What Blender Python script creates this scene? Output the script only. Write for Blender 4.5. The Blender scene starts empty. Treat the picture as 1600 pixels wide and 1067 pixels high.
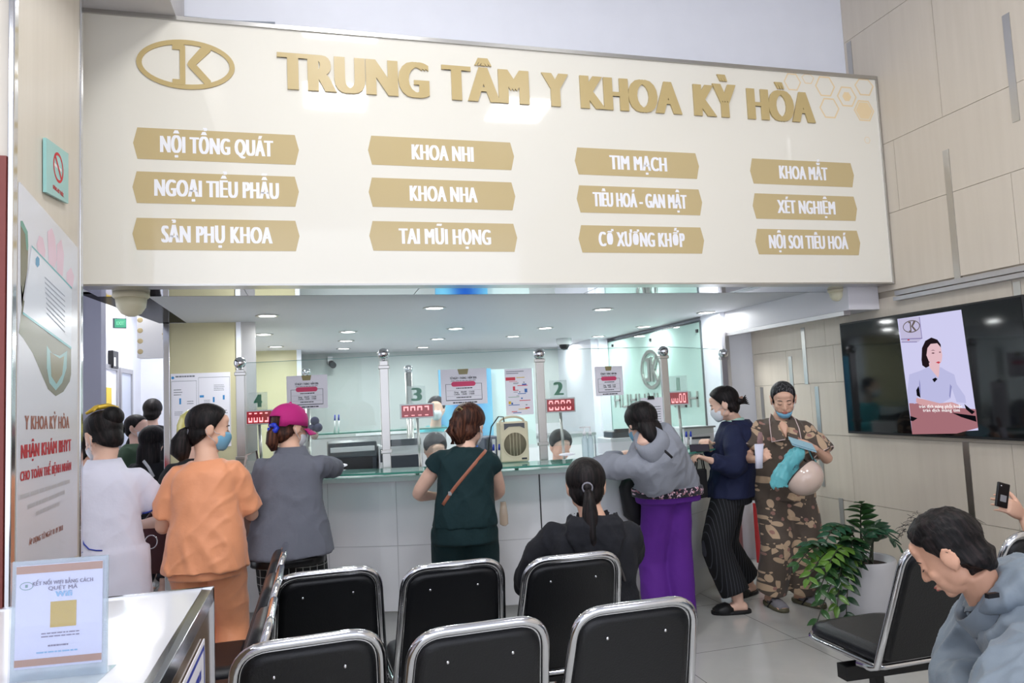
EXPO = 0.0; LP = 27; DLP = 7.5
import bpy, bmesh, math, random
import numpy as np
from mathutils import Vector, Matrix
PI = math.pi
S = bpy.context.scene
COL = S.collection
random.seed(7)
V = Vector

# ------------------------------------------------------------------ camera
FPX, TILT, ROLL, YAW, HCAM = 1145.5, 0.078965, -0.04574, -0.26731, 1.48
_f = V((-math.sin(YAW)*math.cos(TILT), math.cos(YAW)*math.cos(TILT), math.sin(TILT)))
_r = V((math.cos(YAW), math.sin(YAW), 0)); _u = _r.cross(_f)
CR = _r*math.cos(ROLL)+_u*math.sin(ROLL); CU = -_r*math.sin(ROLL)+_u*math.cos(ROLL); CF = _f
EYE = V((0, 0, HCAM))
cam = bpy.data.cameras.new('camera'); camo = bpy.data.objects.new('camera', cam); COL.objects.link(camo)
cam.sensor_fit = 'HORIZONTAL'; cam.sensor_width = 36; cam.lens = FPX/1600*36; cam.clip_start = .05
camo.matrix_world = Matrix(((CR.x, CU.x, -CF.x, 0), (CR.y, CU.y, -CF.y, 0), (CR.z, CU.z, -CF.z, HCAM), (0, 0, 0, 1)))
S.camera = camo

def at(px, py, x=None, y=None, z=None, d=None):
    """world point seen at a pixel of the survey photo, on a known plane"""
    r = CR*((px-800)/FPX) - CU*((py-533.5)/FPX) + CF
    if z is not None: t = (z-HCAM)/r.z
    elif y is not None: t = y/r.y
    elif x is not None: t = x/r.x
    else: t = d
    return EYE + r*t

# ------------------------------------------------------------------ materials
def lin(c): return tuple((v/255/12.92 if v/255 <= .04045 else ((v/255+.055)/1.055)**2.4) for v in c)
MATS = {}
def mat(name, c, rough=.5, metal=0., bump=None, var=0., spec=.5, trans=0., alpha=1., emit=None, estr=1., coat=0., sheen=0., ior=1.45):
    if name in MATS: return MATS[name]
    m = bpy.data.materials.new(name); m.use_nodes = True; nt = m.node_tree; b = nt.nodes['Principled BSDF']
    col = (*lin(c), 1)
    b.inputs['Base Color'].default_value = col
    b.inputs['Roughness'].default_value = rough; b.inputs['Metallic'].default_value = metal
    b.inputs['Specular IOR Level'].default_value = spec; b.inputs['IOR'].default_value = ior
    b.inputs['Transmission Weight'].default_value = trans; b.inputs['Alpha'].default_value = alpha
    b.inputs['Coat Weight'].default_value = coat; b.inputs['Sheen Weight'].default_value = sheen
    if emit: b.inputs['Emission Color'].default_value = (*lin(emit), 1); b.inputs['Emission Strength'].default_value = estr
    tc = nt.nodes.new('ShaderNodeTexCoord')
    if var:
        n = nt.nodes.new('ShaderNodeTexNoise'); n.inputs['Scale'].default_value = 6; n.inputs['Detail'].default_value = 4
        nt.links.new(tc.outputs['Object'], n.inputs['Vector'])
        mr = nt.nodes.new('ShaderNodeMapRange'); mr.inputs[1].default_value = .3; mr.inputs[2].default_value = .7
        mr.inputs[3].default_value = 1-var; mr.inputs[4].default_value = 1+var*.4
        nt.links.new(n.outputs['Fac'], mr.inputs[0])
        mx = nt.nodes.new('ShaderNodeVectorMath'); mx.operation = 'SCALE'; mx.inputs[0].default_value = col[:3]
        nt.links.new(mr.outputs[0], mx.inputs['Scale']); nt.links.new(mx.outputs[0], b.inputs['Base Color'])
    if bump:
        sc, st = bump[0], bump[1]
        n2 = nt.nodes.new('ShaderNodeTexNoise'); n2.inputs['Scale'].default_value = sc; n2.inputs['Detail'].default_value = 5
        if len(bump) > 2:
            mp = nt.nodes.new('ShaderNodeMapping'); mp.inputs['Scale'].default_value = bump[2]
            nt.links.new(tc.outputs['Object'], mp.inputs[0]); nt.links.new(mp.outputs[0], n2.inputs['Vector'])
        else: nt.links.new(tc.outputs['Object'], n2.inputs['Vector'])
        bp = nt.nodes.new('ShaderNodeBump'); bp.inputs['Strength'].default_value = st; bp.inputs['Distance'].default_value = .01
        nt.links.new(n2.outputs['Fac'], bp.inputs['Height']); nt.links.new(bp.outputs[0], b.inputs['Normal'])
    MATS[name] = m; return m

def glassmat(name, c, mix=.12, rough=.02):
    """thin clear sheet: mostly see-through, tinted, with a fresnel reflection"""
    if name in MATS: return MATS[name]
    m = bpy.data.materials.new(name); m.use_nodes = True; nt = m.node_tree; nt.nodes.clear()
    o = nt.nodes.new('ShaderNodeOutputMaterial'); t = nt.nodes.new('ShaderNodeBsdfTransparent'); g = nt.nodes.new('ShaderNodeBsdfGlossy')
    dfs = nt.nodes.new('ShaderNodeBsdfDiffuse'); dfs.inputs[0].default_value = (*lin(c), 1)
    t.inputs[0].default_value = (*lin(c), 1); g.inputs['Roughness'].default_value = rough
    fr0 = nt.nodes.new('ShaderNodeFresnel'); fr0.inputs[0].default_value = 1.5
    ge = nt.nodes.new('ShaderNodeNewGeometry'); inv = nt.nodes.new('ShaderNodeMath'); inv.operation = 'SUBTRACT'; inv.inputs[0].default_value = 1
    nt.links.new(ge.outputs['Backfacing'], inv.inputs[1]); fr = nt.nodes.new('ShaderNodeMath'); fr.operation = 'MULTIPLY'
    nt.links.new(fr0.outputs[0], fr.inputs[0]); nt.links.new(inv.outputs[0], fr.inputs[1])
    m1 = nt.nodes.new('ShaderNodeMixShader'); m1.inputs[0].default_value = mix
    m2 = nt.nodes.new('ShaderNodeMixShader')
    nt.links.new(t.outputs[0], m1.inputs[1]); nt.links.new(dfs.outputs[0], m1.inputs[2])
    nt.links.new(fr.outputs[0], m2.inputs[0]); nt.links.new(m1.outputs[0], m2.inputs[1]); nt.links.new(g.outputs[0], m2.inputs[2])
    nt.links.new(m2.outputs[0], o.inputs[0]); MATS[name] = m; return m

def emat(name, c, s):
    if name in MATS: return MATS[name]
    m = bpy.data.materials.new(name); m.use_nodes = True; nt = m.node_tree; nt.nodes.clear()
    o = nt.nodes.new('ShaderNodeOutputMaterial'); e = nt.nodes.new('ShaderNodeEmission')
    e.inputs[0].default_value = (*lin(c), 1); e.inputs[1].default_value = s
    nt.links.new(e.outputs[0], o.inputs[0]); MATS[name] = m; return m

chrome = mat('chrome', (215, 216, 220), .12, 1.)
steel = mat('brushed_steel', (190, 188, 184), .28, 1., bump=(300, .05))
alu = mat('aluminium_trim', (186, 184, 186), .35, .9)
white = mat('white_laminate', (226, 227, 229), .25, var=.02)
wallw = mat('white_wall_paint', (236, 238, 246), .6, var=.02)
black = mat('black_plastic', (22, 22, 25), .35)
paper = mat('white_paper', (238, 236, 244), .6)

# ------------------------------------------------------------------ mesh builder
class MB:
    def __init__(s): s.v = []; s.f = []; s.sm = []
    def add(s, vs, fs, smooth=False):
        n = len(s.v); s.v += [tuple(p) for p in vs]
        for f in fs: s.f.append([i+n for i in f]); s.sm.append(smooth)
        return s
    def box(s, a, b, M=None):
        x0, y0, z0 = [min(a[i], b[i]) for i in range(3)]; x1, y1, z1 = [max(a[i], b[i]) for i in range(3)]
        vs = [V(p) for p in ((x0,y0,z0),(x1,y0,z0),(x1,y1,z0),(x0,y1,z0),(x0,y0,z1),(x1,y0,z1),(x1,y1,z1),(x0,y1,z1))]
        if M: vs = [M @ p for p in vs]
        return s.add(vs, [(0,3,2,1),(4,5,6,7),(0,1,5,4),(1,2,6,5),(2,3,7,6),(3,0,4,7)])
    def prism(s, pts, h0, h1, M=None):
        """polygon in local xy extruded along local z"""
        n = len(pts); vs = [V((p[0], p[1], h0)) for p in pts]+[V((p[0], p[1], h1)) for p in pts]
        if M: vs = [M @ p for p in vs]
        return s.add(vs, [tuple(range(n))[::-1], tuple(range(n, 2*n))]+[(i, (i+1) % n, n+(i+1) % n, n+i) for i in range(n)])
    def tube(s, path, r, n=10, closed=False, cap=True, flat=1.):
        P = [V(p) for p in path]; m = len(P); R = r if hasattr(r, '__len__') else [r]*m
        t0 = (P[1]-P[0]).normalized(); up = V((0, 0, 1)) if abs(t0.z) < .9 else V((1, 0, 0))
        nrm = (up-t0*up.dot(t0)).normalized(); rings = []
        for i in range(m):
            if closed: t = (P[(i+1) % m]-P[i-1]).normalized()
            else: t = ((P[min(i+1, m-1)]-P[max(i-1, 0)])).normalized()
            nrm = (nrm-t*nrm.dot(t)).normalized(); b = t.cross(nrm)
            rings.append([P[i]+nrm*math.cos(2*PI*k/n)*R[i]+b*math.sin(2*PI*k/n)*R[i]*flat for k in range(n)])
        vs = [p for q in rings for p in q]; fs = []
        for i in range(m if closed else m-1):
            j = (i+1) % m
            for k in range(n): fs.append((i*n+k, i*n+(k+1) % n, j*n+(k+1) % n, j*n+k))
        s.add(vs, fs, True)
        if cap and not closed:
            s.add(rings[0], [tuple(range(n))[::-1]]); s.add(rings[-1], [tuple(range(n))])
        return s
    def cyl(s, a, b, r, r2=None, n=20): return s.tube([a, b], [r, r if r2 is None else r2], n)
    def lathe(s, prof, c=(0, 0, 0), n=24, M=None):
        vs = []
        for (r, z) in prof:
            for k in range(n): vs.append(V((r*math.cos(2*PI*k/n), r*math.sin(2*PI*k/n), z)))
        vs = [(M @ p if M else p)+V(c) for p in vs]; m = len(prof)
        fs = [(i*n+k, i*n+(k+1) % n, (i+1)*n+(k+1) % n, (i+1)*n+k) for i in range(m-1) for k in range(n)]
        s.add(vs, fs, True)
        s.add(vs[:n], [tuple(range(n))[::-1]]); s.add(vs[-n:], [tuple(range(n))])
        return s
    def ball(s, c, r, n=16, m=10, M=None):
        rr = r if hasattr(r, '__len__') else (r, r, r)
        vs = []; c = V(c)
        for i in range(m+1):
            a = PI*i/m
            for k in range(n):
                b = 2*PI*k/n; q = V((rr[0]*math.sin(a)*math.cos(b), rr[1]*math.sin(a)*math.sin(b), rr[2]*math.cos(a)))
                vs.append((M @ q if M else q)+c)
        fs = [((i+1)*n+k, (i+1)*n+(k+1) % n, i*n+(k+1) % n, i*n+k) for i in range(m) for k in range(n)]
        return s.add(vs, fs, True)
    def loft(s, rings, cap=True, smooth=True):
        n = len(rings[0]); vs = [p for r in rings for p in r]; m = len(rings)
        s.add(vs, [(i*n+k, i*n+(k+1) % n, (i+1)*n+(k+1) % n, (i+1)*n+k) for i in range(m-1) for k in range(n)], smooth)
        if cap: s.add(rings[0], [tuple(range(n))[::-1]]); s.add(rings[-1], [tuple(range(n))])
        return s
    def mesh(s, name):
        me = bpy.data.meshes.new(name); me.from_pydata(s.v, [], s.f)
        me.polygons.foreach_set('use_smooth', s.sm); me.validate(); me.update()
        bm = bmesh.new(); bm.from_mesh(me); bmesh.ops.remove_doubles(bm, verts=bm.verts, dist=1e-5)
        bmesh.ops.recalc_face_normals(bm, faces=bm.faces); bm.to_mesh(me); bm.free(); return me

def link(name, me, m, parent=None, bevel=0, label=None):
    o = bpy.data.objects.new(name, me); COL.objects.link(o)
    if m is not None: me.materials.clear(); me.materials.append(m)
    if parent is not None: o.parent = parent; o.matrix_parent_inverse = Matrix.Translation(parent.location).inverted() if parent.type == 'EMPTY' and parent.rotation_euler.z == 0 else parent.matrix_basis.inverted()
    if bevel:
        b = o.modifiers.new('bevel', 'BEVEL'); b.width = bevel; b.segments = 3; b.limit_method = 'ANGLE'; b.angle_limit = .7
    if label: o['label'] = label
    return o
def obj(name, mb, m, parent=None, bevel=0, label=None): return link(name, mb.mesh(name), m, parent, bevel, label)
def tag(o, label, cat, group=None, kind=None):
    if kind != 'structure': o['label'] = label; o['category'] = cat
    if group: o['group'] = group
    if kind: o['kind'] = kind
    return o
def thing(name, label, cat, loc=(0, 0, 0), group=None):
    o = bpy.data.objects.new(name, None); o.empty_display_size = .05; COL.objects.link(o); o.location = loc
    return tag(o, label, cat, group)
def struct(name, mb, m, parent=None, bevel=0):
    o = obj(name, mb, m, parent, bevel)
    if parent is None: o['kind'] = 'structure'
    return o

# frame: local x = right, local y = up, local z = out of the face
def frame(o, r, u):
    r = V(r).normalized(); u = V(u); u = (u-r*u.dot(r)).normalized(); n = r.cross(u)
    return Matrix(((r.x, u.x, n.x, o[0]), (r.y, u.y, n.y, o[1]), (r.z, u.z, n.z, o[2]), (0, 0, 0, 1)))

_tc = {}
def textverts(s, bold=0., ext=.0):
    key = (s, bold, ext)
    if key in _tc: return _tc[key]
    cu = bpy.data.curves.new('t', 'FONT'); cu.body = s; cu.size = 1; cu.offset = bold; cu.extrude = ext; cu.resolution_u = 4; cu.space_character = 1.09
    o = bpy.data.objects.new('t', cu); COL.objects.link(o)
    dg = bpy.context.evaluated_depsgraph_get(); me = bpy.data.meshes.new_from_object(o.evaluated_get(dg))
    vs = [v.co.copy() for v in me.vertices]; fs = [tuple(p.vertices) for p in me.polygons]
    bpy.data.objects.remove(o); bpy.data.curves.remove(cu); bpy.data.meshes.remove(me)
    _tc[key] = (vs, fs); return vs, fs
CAP = None
def text(mb, s, M, cx, base, width, cap, bold=.02, z=.001, ext=.0, align='c', fat=0):
    """lettering centred at cx on baseline base, fitted to a width and a cap height"""
    global CAP
    if fat:
        d = fat*cap; n = 3 if fat < .12 else 5
        for i in range(n):
            text(mb, s, M, (cx+(-d+2*d*i/(n-1))) if align == 'c' else cx+2*d*i/(n-1), base, width-2*d, cap, bold, z+i*.00015, ext, align)
        return
    if CAP is None: CAP = max(v.y for v in textverts('H', 0)[0])
    vs, fs = textverts(s, bold)
    if not vs: return
    x0 = min(v.x for v in vs); x1 = max(v.x for v in vs)
    k = width/(x1-x0); ky = cap/(CAP+2*bold)
    ox = cx-width/2 if align == 'c' else cx
    pts = [V((ox+(v.x-x0)*k, base+(v.y+bold)*ky, z)) for v in vs]
    if ext:
        n = len(pts)
        # front and back caps with side walls on boundary edges
        ed = {}
        for f in fs:
            for a, b in zip(f, f[1:]+f[:1]): ed[(a, b)] = 1
        side = [(a, b, b+n, a+n) for (a, b) in ed if (b, a) not in ed]
        allv = pts+[p+V((0, 0, ext)) for p in pts]
        mb.add([M @ p for p in allv], [f[::-1] for f in fs]+[tuple(i+n for i in f) for f in fs]+side)
    else:
        mb.add([M @ p for p in pts], fs)
def quad(mb, M, x0, y0, x1, y1, z=.001):
    mb.add([M @ V(p) for p in ((x0, y0, z), (x1, y0, z), (x1, y1, z), (x0, y1, z))], [(0, 1, 2, 3)])
def poly(mb, M, pts, z=.001): mb.add([M @ V((p[0], p[1], z)) for p in pts], [tuple(range(len(pts)))])
def ring(mb, M, cx, cy, rx, ry, t, z=.001, n=48, ext=0):
    o = [(cx+rx*math.cos(2*PI*k/n), cy+ry*math.sin(2*PI*k/n)) for k in range(n)]
    i = [(cx+(rx-t)*math.cos(2*PI*k/n), cy+(ry-t)*math.sin(2*PI*k/n)) for k in range(n)]
    vs = [V((*p, z)) for p in o]+[V((*p, z)) for p in i]
    fs = [(k, (k+1) % n, n+(k+1) % n, n+k) for k in range(n)]
    if ext:
        m = len(vs); vs = vs+[v+V((0, 0, ext)) for v in vs]
        fs = [f[::-1] for f in fs]+[tuple(i+m for i in f) for f in fs]+[(k, (k+1) % n, m+(k+1) % n, m+k) for k in range(n)]+[(n+(k+1) % n, n+k, m+n+k, m+n+(k+1) % n) for k in range(n)]
    mb.add([M @ v for v in vs], fs)
def jk_logo(mb, M, cx, cy, rx, ry, t, z=.001, ext=0, scale=1.):
    """oval ring holding the angular J and K strokes"""
    ring(mb, M, cx, cy, rx, ry, t, z, ext=ext)
    w = rx*scale; h = ry
    J = [(-.28,.80),(-.05,.80),(-.02,.74),(-.02,-.78),(-.05,-.84),(-.28,-.84),(-.28,-.62),(-.13,-.62),(-.13,.58),(-.28,.58)]
    K = [(.50,.82),(.50,.60),(.20,.02),(.50,-.60),(.50,-.84),(.42,-.84),(.05,-.10),(.02,.02),(.05,.14),(.34,.82)]
    for P in (J, K):
        pts = [(cx+a*w, cy+b*h) for a, b in P]
        mb.prism(pts, z, z+max(ext, .0008)+.0009, M)
# ------------------------------------------------------------------ world and light
w = bpy.data.worlds.new('world'); S.world = w; w.use_nodes = True
w.node_tree.nodes['Background'].inputs[0].default_value = (*lin((236, 241, 255)), 1)
w.node_tree.nodes['Background'].inputs[1].default_value = 2.1
S.view_settings.view_transform = 'Standard'; S.view_settings.look = 'None'; S.view_settings.gamma = 1
S.view_settings.exposure = EXPO
def area(name, loc, sx, sy, power, rot=(0, 0, 0), col=(1, 1, 1)):
    l = bpy.data.lights.new(name, 'AREA'); l.shape = 'RECTANGLE'; l.size = sx; l.size_y = sy; l.energy = power; l.color = col
    o = bpy.data.objects.new(name, l); COL.objects.link(o); o.location = loc; o.rotation_euler = rot; return o

# ------------------------------------------------------------------ shell
def tile_mat(name, c, g, sx, sy, ox, oy, gap, rough, axes='XY', var=.03):
    m = mat(name, c, rough, spec=.5); nt = m.node_tree; b = nt.nodes['Principled BSDF']
    tc = nt.nodes.new('ShaderNodeTexCoord'); sp = nt.nodes.new('ShaderNodeSeparateXYZ'); nt.links.new(tc.outputs['Object'], sp.inputs[0])
    def axis(a, off, size):
        n1 = nt.nodes.new('ShaderNodeMath'); n1.operation = 'SUBTRACT'; nt.links.new(sp.outputs[a], n1.inputs[0]); n1.inputs[1].default_value = off-100*size
        n2 = nt.nodes.new('ShaderNodeMath'); n2.operation = 'MODULO'; nt.links.new(n1.outputs[0], n2.inputs[0]); n2.inputs[1].default_value = size
        n3 = nt.nodes.new('ShaderNodeMath'); n3.operation = 'LESS_THAN'; nt.links.new(n2.outputs[0], n3.inputs[0]); n3.inputs[1].default_value = gap
        return n3
    a = axis(axes[0], ox, sx); c2 = axis(axes[1], oy, sy)
    mx = nt.nodes.new('ShaderNodeMath'); mx.operation = 'MAXIMUM'; nt.links.new(a.outputs[0], mx.inputs[0]); nt.links.new(c2.outputs[0], mx.inputs[1])
    no = nt.nodes.new('ShaderNodeTexNoise'); no.inputs['Scale'].default_value = 2.2; no.inputs['Detail'].default_value = 8; no.inputs['Distortion'].default_value = 1.5
    nt.links.new(tc.outputs['Object'], no.inputs['Vector'])
    cr = nt.nodes.new('ShaderNodeValToRGB'); cr.color_ramp.elements[0].position = .3; cr.color_ramp.elements[1].position = .7
    l = lin(c); cr.color_ramp.elements[0].color = (*[v*(1-var*2) for v in l], 1); cr.color_ramp.elements[1].color = (*[min(1, v*(1+var)) for v in l], 1)
    nt.links.new(no.outputs['Fac'], cr.inputs[0])
    mi = nt.nodes.new('ShaderNodeMix'); mi.data_type = 'RGBA'; nt.links.new(mx.outputs[0], mi.inputs[0]); nt.links.new(cr.outputs[0], mi.inputs[6]); mi.inputs[7].default_value = (*lin(g), 1)
    nt.links.new(mi.outputs[2], b.inputs['Base Color']); return m
floor_m = tile_mat('floor_tile', (196, 196, 192), (120, 120, 116), .81, .81, 1.894, 3.876, .005, .12)
struct('floor', MB().box((-6, -5, -.1), (7, 12, 0)), floor_m)

# right wall: cream stone boards with fine joints between them
def wood_cream(name, c):
    m = mat(name, c, .35); nt = m.node_tree; b = nt.nodes['Principled BSDF']
    tc = nt.nodes.new('ShaderNodeTexCoord'); mp = nt.nodes.new('ShaderNodeMapping'); mp.inputs['Scale'].default_value = (14, 14, .9)
    n = nt.nodes.new('ShaderNodeTexNoise'); n.inputs['Scale'].default_value = 1.6; n.inputs['Detail'].default_value = 6
    nt.links.new(tc.outputs['Object'], mp.inputs[0]); nt.links.new(mp.outputs[0], n.inputs['Vector'])
    cr = nt.nodes.new('ShaderNodeValToRGB'); cr.color_ramp.elements[0].position = .25; cr.color_ramp.elements[1].position = .75
    l = lin(c); cr.color_ramp.elements[0].color = (l[0]*.965, l[1]*.96, l[2]*.95, 1); cr.color_ramp.elements[1].color = (*[min(1, v*1.03) for v in l], 1)
    nt.links.new(n.outputs['Fac'], cr.inputs[0]); nt.links.new(cr.outputs[0], b.inputs['Base Color']); return m
cream = wood_cream('cream_wall_board', (213, 203, 188))
jointm = mat('wall_joint', (176, 166, 150), .7)
XW = 3.8
wr = MB()
# (y near, y far, z low, z high) boards read off the wall
def wz(px, py): p = at(px, py, x=XW); return p.y, p.z
hz = [0, .12, .62, 1.02, 1.47, 1.73, 1.985, 2.1]
RAILZ = 2.06
def board(y0, y1, z0, z1): wr.box((XW, y0+.0015, z0+.0015), (XW+.03, y1-.0015, z1-.0015))
upper = [(-5, 4.33, 3.96, 4.6, (3.2, 1.6, .2, -1.6, -3.2)), (-5, 4.33, 3.10, 3.96, (3.55, 2.35, .8, -.8, -2.4)), (-5, 4.33, 2.62, 3.10, (3.95, 2.3, .7, -.9, -2.6)), (-5, 4.33, 2.10, 2.62, (3.14, 1.4, -.3, -2))]
for (y0, y1, z0, z1, cuts) in upper:
    ys = [y1]+list(cuts)+[y0]
    for a, b in zip(ys, ys[1:]): board(b, a, z0, z1)
lower = [(1.78, 2.06, (4.78, 3.2, 1.6, 0, -1.6)), (1.50, 1.78, (5.28, 4.7, 2.9, 1.2, -.5)), (1.10, 1.50, (5.0, 4.0, 2.5, 1.0, -.6)), (.62, 1.10, (4.6, 3.3, 1.9, .4, -1)), (.12, .62, (5.1, 4.0, 2.6, 1.2, -.3))]
for (z0, z1, cuts) in lower:
    ys = [5.76]+list(cuts)+[-5]
    for a, b in zip(ys, ys[1:]): board(b, a, z0, z1)
struct('wall_right', wr, cream)
struct('wall_right_core', MB().box((XW+.012, -5, 0), (XW+.2, 5.9, 4.6)), jointm)
# vertical steel inlays in the cream wall
n_in = 0
for (a, b) in [((1572, 22), (1588, 190)), ((1479, 234), (1496, 440)), ((1253, 512), (1262, 600)), ((1234, 557), (1239, 612)), ((1190, 605), (1194, 655)), ((1276, 604), (1282, 680)), ((1279, 690), (1289, 760)), ((1508, 690), (1521, 812)), ((1313, 778), (1319, 830)), ((1326, 66), (1331, 118)), ((1588, 440), (1592, 466))]:
    A, B = at(*a, x=XW), at(*b, x=XW); y = (A.y+B.y)/2; n_in += 1
    struct('trim_%d' % n_in, MB().box((XW-.004, y-.022, B.z), (XW+.02, y+.022, A.z)), steel)
P1 = at(1386, 474, x=XW-.03)
struct('trim_20', MB().box((XW-.035, -5, 2.055), (XW, 4.02, 2.085)).box((XW-.05, -5, 2.02), (XW, 4.02, 2.045)), alu)
struct('baseboard_right', MB().box((XW-.012, -5, 0), (XW+.02, 5.76, .12)), mat('dark_skirting', (60, 48, 42), .4))
# white wall over the sign, ceiling, mezzanine
struct('wall_upper', MB().box((-6, 4.33, 2.17), (4.0, 4.5, 4.6)), wallw)
struct('ceiling', MB().box((-6, -5, 4.6), (4.2, 4.5, 4.75)), wallw)
struct('wall_left', MB().box((-6, -5, 0), (-5.9, 4.4, 4.6)), wallw)
cz = MB().box((-.91, 4.42, 2.17), (4.0, 9.9, 2.3))
struct('ceiling_inner', cz, mat('inner_ceiling_paint', (205, 206, 210), .55))
struct('ceiling_corridor', MB().box((-3, 4.5, 2.75), (-.9, 11, 2.85)), wallw)
gloss = mat('black_mirror_panel', (9, 9, 11), .15, 0, spec=.1, ior=1.08)
def poly3(pts, z0, z1): return MB().prism(pts, z0, z1)
struct('ceiling_gloss_panel', poly3([(-1.24, 4.42), (-.91, 4.42), (-.91, 5.965), (-1.10, 5.965)], 2.17, 2.2), gloss)
# mirrored strip below the sign
mirror = mat('mirror_strip', (205, 206, 212), .03, 1., bump=(9, .03))
for i, (a, b) in enumerate([(-1.12, -.35), (-.345, .6), (.605, 1.7), (1.705, 2.8), (2.805, 3.79)]):
    struct('trim_%d' % (30+i), MB().box((a, 4.06, 2.142), (b, 4.42, 2.15)).box((a, 4.412, 2.142), (b, 4.42, 2.17)), mirror)
struct('soffit_core', MB().box((-1.12, 4.16, 2.151), (3.8, 4.42, 2.3)), alu)
# beam along the right wall under the mezzanine
struct('beam_right', MB().box((3.55, 4.2, 1.985), (3.8, 5.76, 2.17)), mat('beam_paint', (222, 220, 224), .4), bevel=.004)
struct('trim_40', MB().box((3.545, 4.25, 1.955), (3.6, 5.76, 1.985)).box((3.52, 5.735, 0), (3.56, 5.765, 1.985)), alu)
# inner white pier and walls
struct('wall_inner_right', MB().box((3.5, 5.76, 0), (4.0, 6.1, 2.17)).box((3.56, 6.1, 0), (4.0, 9.9, 2.17)), wallw)
tealw = mat('pale_teal_wall', (196, 206, 203), .5)
struct('wall_back', MB().box((-1.1, 9.6, 0), (4.0, 9.75, 2.3)), mat('back_wall_paint', (186, 192, 190), .5))
yel = mat('cream_yellow_board', (205, 198, 160), .4, var=.03)
pc = at(262, 505, z=2.17); 
struct('column_cream', MB().box((-1.03, 5.97, 0), (-.56, 6.5, 2.17)), yel)
struct('trim_50', MB().box((-1.075, 5.955, 0), (-1.03, 6.5, 2.17)), chrome, bevel=.004)
struct('trim_51', MB().box((-.56, 5.955, 0), (-.525, 5.99, 2.17)), wallw)
struct('trim_52', MB().box((-.555, 5.96, 0), (-.52, 6.5, 2.17)).box((-.52, 5.97, 0), (-.42, 6.0, 2.17)), steel)
q = at(465, 620, y=8.9)
struct('wall_inner_left', MB().box((-1.0, 8.9, 0), (q.x, 9.05, 2.17)), yel)
struct('trim_53', MB().box((q.x, 8.85, 0), (q.x+.05, 9.1, 2.17)), wallw)
# corridor on the far left
struct('wall_corridor_left', MB().box((-2.15, 5.5, 0), (-2.0, 9.75, 2.75)), wallw)
struct('wall_corridor_back', MB().box((-2.15, 9.7, 0), (-.9, 9.85, 2.75)), wallw)
struct('wall_corridor_right', MB().box((-1.02, 6.5, 0), (-.95, 9.7, 2.75)), wallw)
pp = at(158, 600, y=6.6)
struct('wall_pier_left', MB().box((-3.2, 6.6, 0), (pp.x, 6.75, 2.75)), mat('shaded_white_pier', (188, 188, 202), .5))  # white pier; its grey-lavender shading is put into the colour
def ydoor(n, pxa, pxb, ptop, color, m2):
    A = at(pxa, 640, x=-1.995); B = at(pxb, 640, x=-1.995); T = at(pxa, ptop, x=-1.995).z
    d = struct('door_%d' % n, MB().box((-2.0, A.y, 0), (-1.985, B.y, T)), m2)
    obj('door_frame', MB().box((-2.0, A.y-.05, 0), (-1.97, A.y, T+.05)).box((-2.0, B.y, 0), (-1.97, B.y+.05, T+.05)).box((-2.0, A.y, T), (-1.97, B.y, T+.05)), alu, d)
    return d
ydoor(1, 156, 180, 575, 0, wallw); ydoor(2, 187, 203, 582, 0, mat('pale_grey_door', (205, 212, 228), .4))

# foreground pillar on the left, with its poster side facing the hall
XP = -1.0
pl = struct('wall_pillar_left', MB().box((-1.6, 2.88, 0), (XP, 3.66, 4.6)), wood_cream('pillar_board', (219, 211, 198)))
struct('trim_60', MB().box((XP-.02, 3.64, 0), (XP+.008, 3.675, 4.6)).box((XP-.012, 2.865, 0), (XP+.008, 2.905, 4.6)), chrome, bevel=.004)
struct('trim_61', MB().box((-1.5, 2.86, 0), (-1.013, 2.879, at(8, 243, y=2.86).z)), mat('red_brown_board', (128, 62, 56), .4))
struct('beam_upper_left', MB().box((-1.5, -1, at(200, 27, y=4.1).z), (at(280, 30, y=4.15).x, 4.32, 4.1)), mat('duct_board', (206, 202, 200), .5, var=.06))

# ------------------------------------------------------------------ the big sign
YS = 4.05
sg = thing('clinic_sign_board', 'big glossy cream sign board with gold lettering hung above the reception counter', 'sign', (1.35, YS+.05, 2.145))
TL, BR = at(129, 20, y=YS), at(1395, 443, y=YS)
zt = at(1367, 125, y=YS).z
X0, X1, Z0, Z1 = -1.10, 3.785, 2.15, (TL.z+zt)/2
gl = mat('glossy_cream_panel', (236, 232, 220), .045, coat=.6, spec=.6)
obj('panel', MB().box((X0, YS, Z0), (X1, YS+.1, Z1)), gl, sg)
obj('frame', MB().box((X0-.012, YS-.012, Z1), (X1+.012, YS+.11, Z1+.022)).box((X0-.015, YS-.012, Z0-.01), (X0, YS+.11, Z1)).box((X1, YS-.012, Z0-.01), (X1+.013, YS+.11, Z1)).box((X0, YS-.008, Z0-.01), (X1, YS+.11, Z0)), steel, sg, label='brushed steel edge frame')
FS = frame((0, YS, 0), (1, 0, 0), (0, 0, 1))
gold = mat('gold_vinyl', (199, 179, 133), .12, coat=.3)
gold2 = mat('gold_lettering', (196, 174, 122), .3)
whitev = mat('white_vinyl', (246, 246, 250), .2)
def sp(px, py): p = at(px, py, y=YS); return p.x, p.z
lx0, lz = sp(213, 98); lx1, _ = sp(367, 105)
ltz = sp(290, 63)[1]; lbz = sp(290, 140)[1]
b = MB(); jk_logo(b, FS, (lx0+lx1)/2, (ltz+lbz)/2, (lx1-lx0)/2, (ltz-lbz)/2, .026, .0005, ext=.006); obj('logo', b, gold2, sg)
tx0 = sp(433, 110)[0]; tx1 = sp(1272, 160)[0]
def word(s, pa, pb):
    A = sp(*pa)[0]; B = sp(*pb)[0]; text(tb, s, FS, A, zb, B-A, zc, 0, .001, .010, 'l', .09)
zb = (sp(455, 139)[1]+sp(1255, 193)[1])/2; zc = sp(470, 83)[1]-sp(470, 139)[1]
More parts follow.
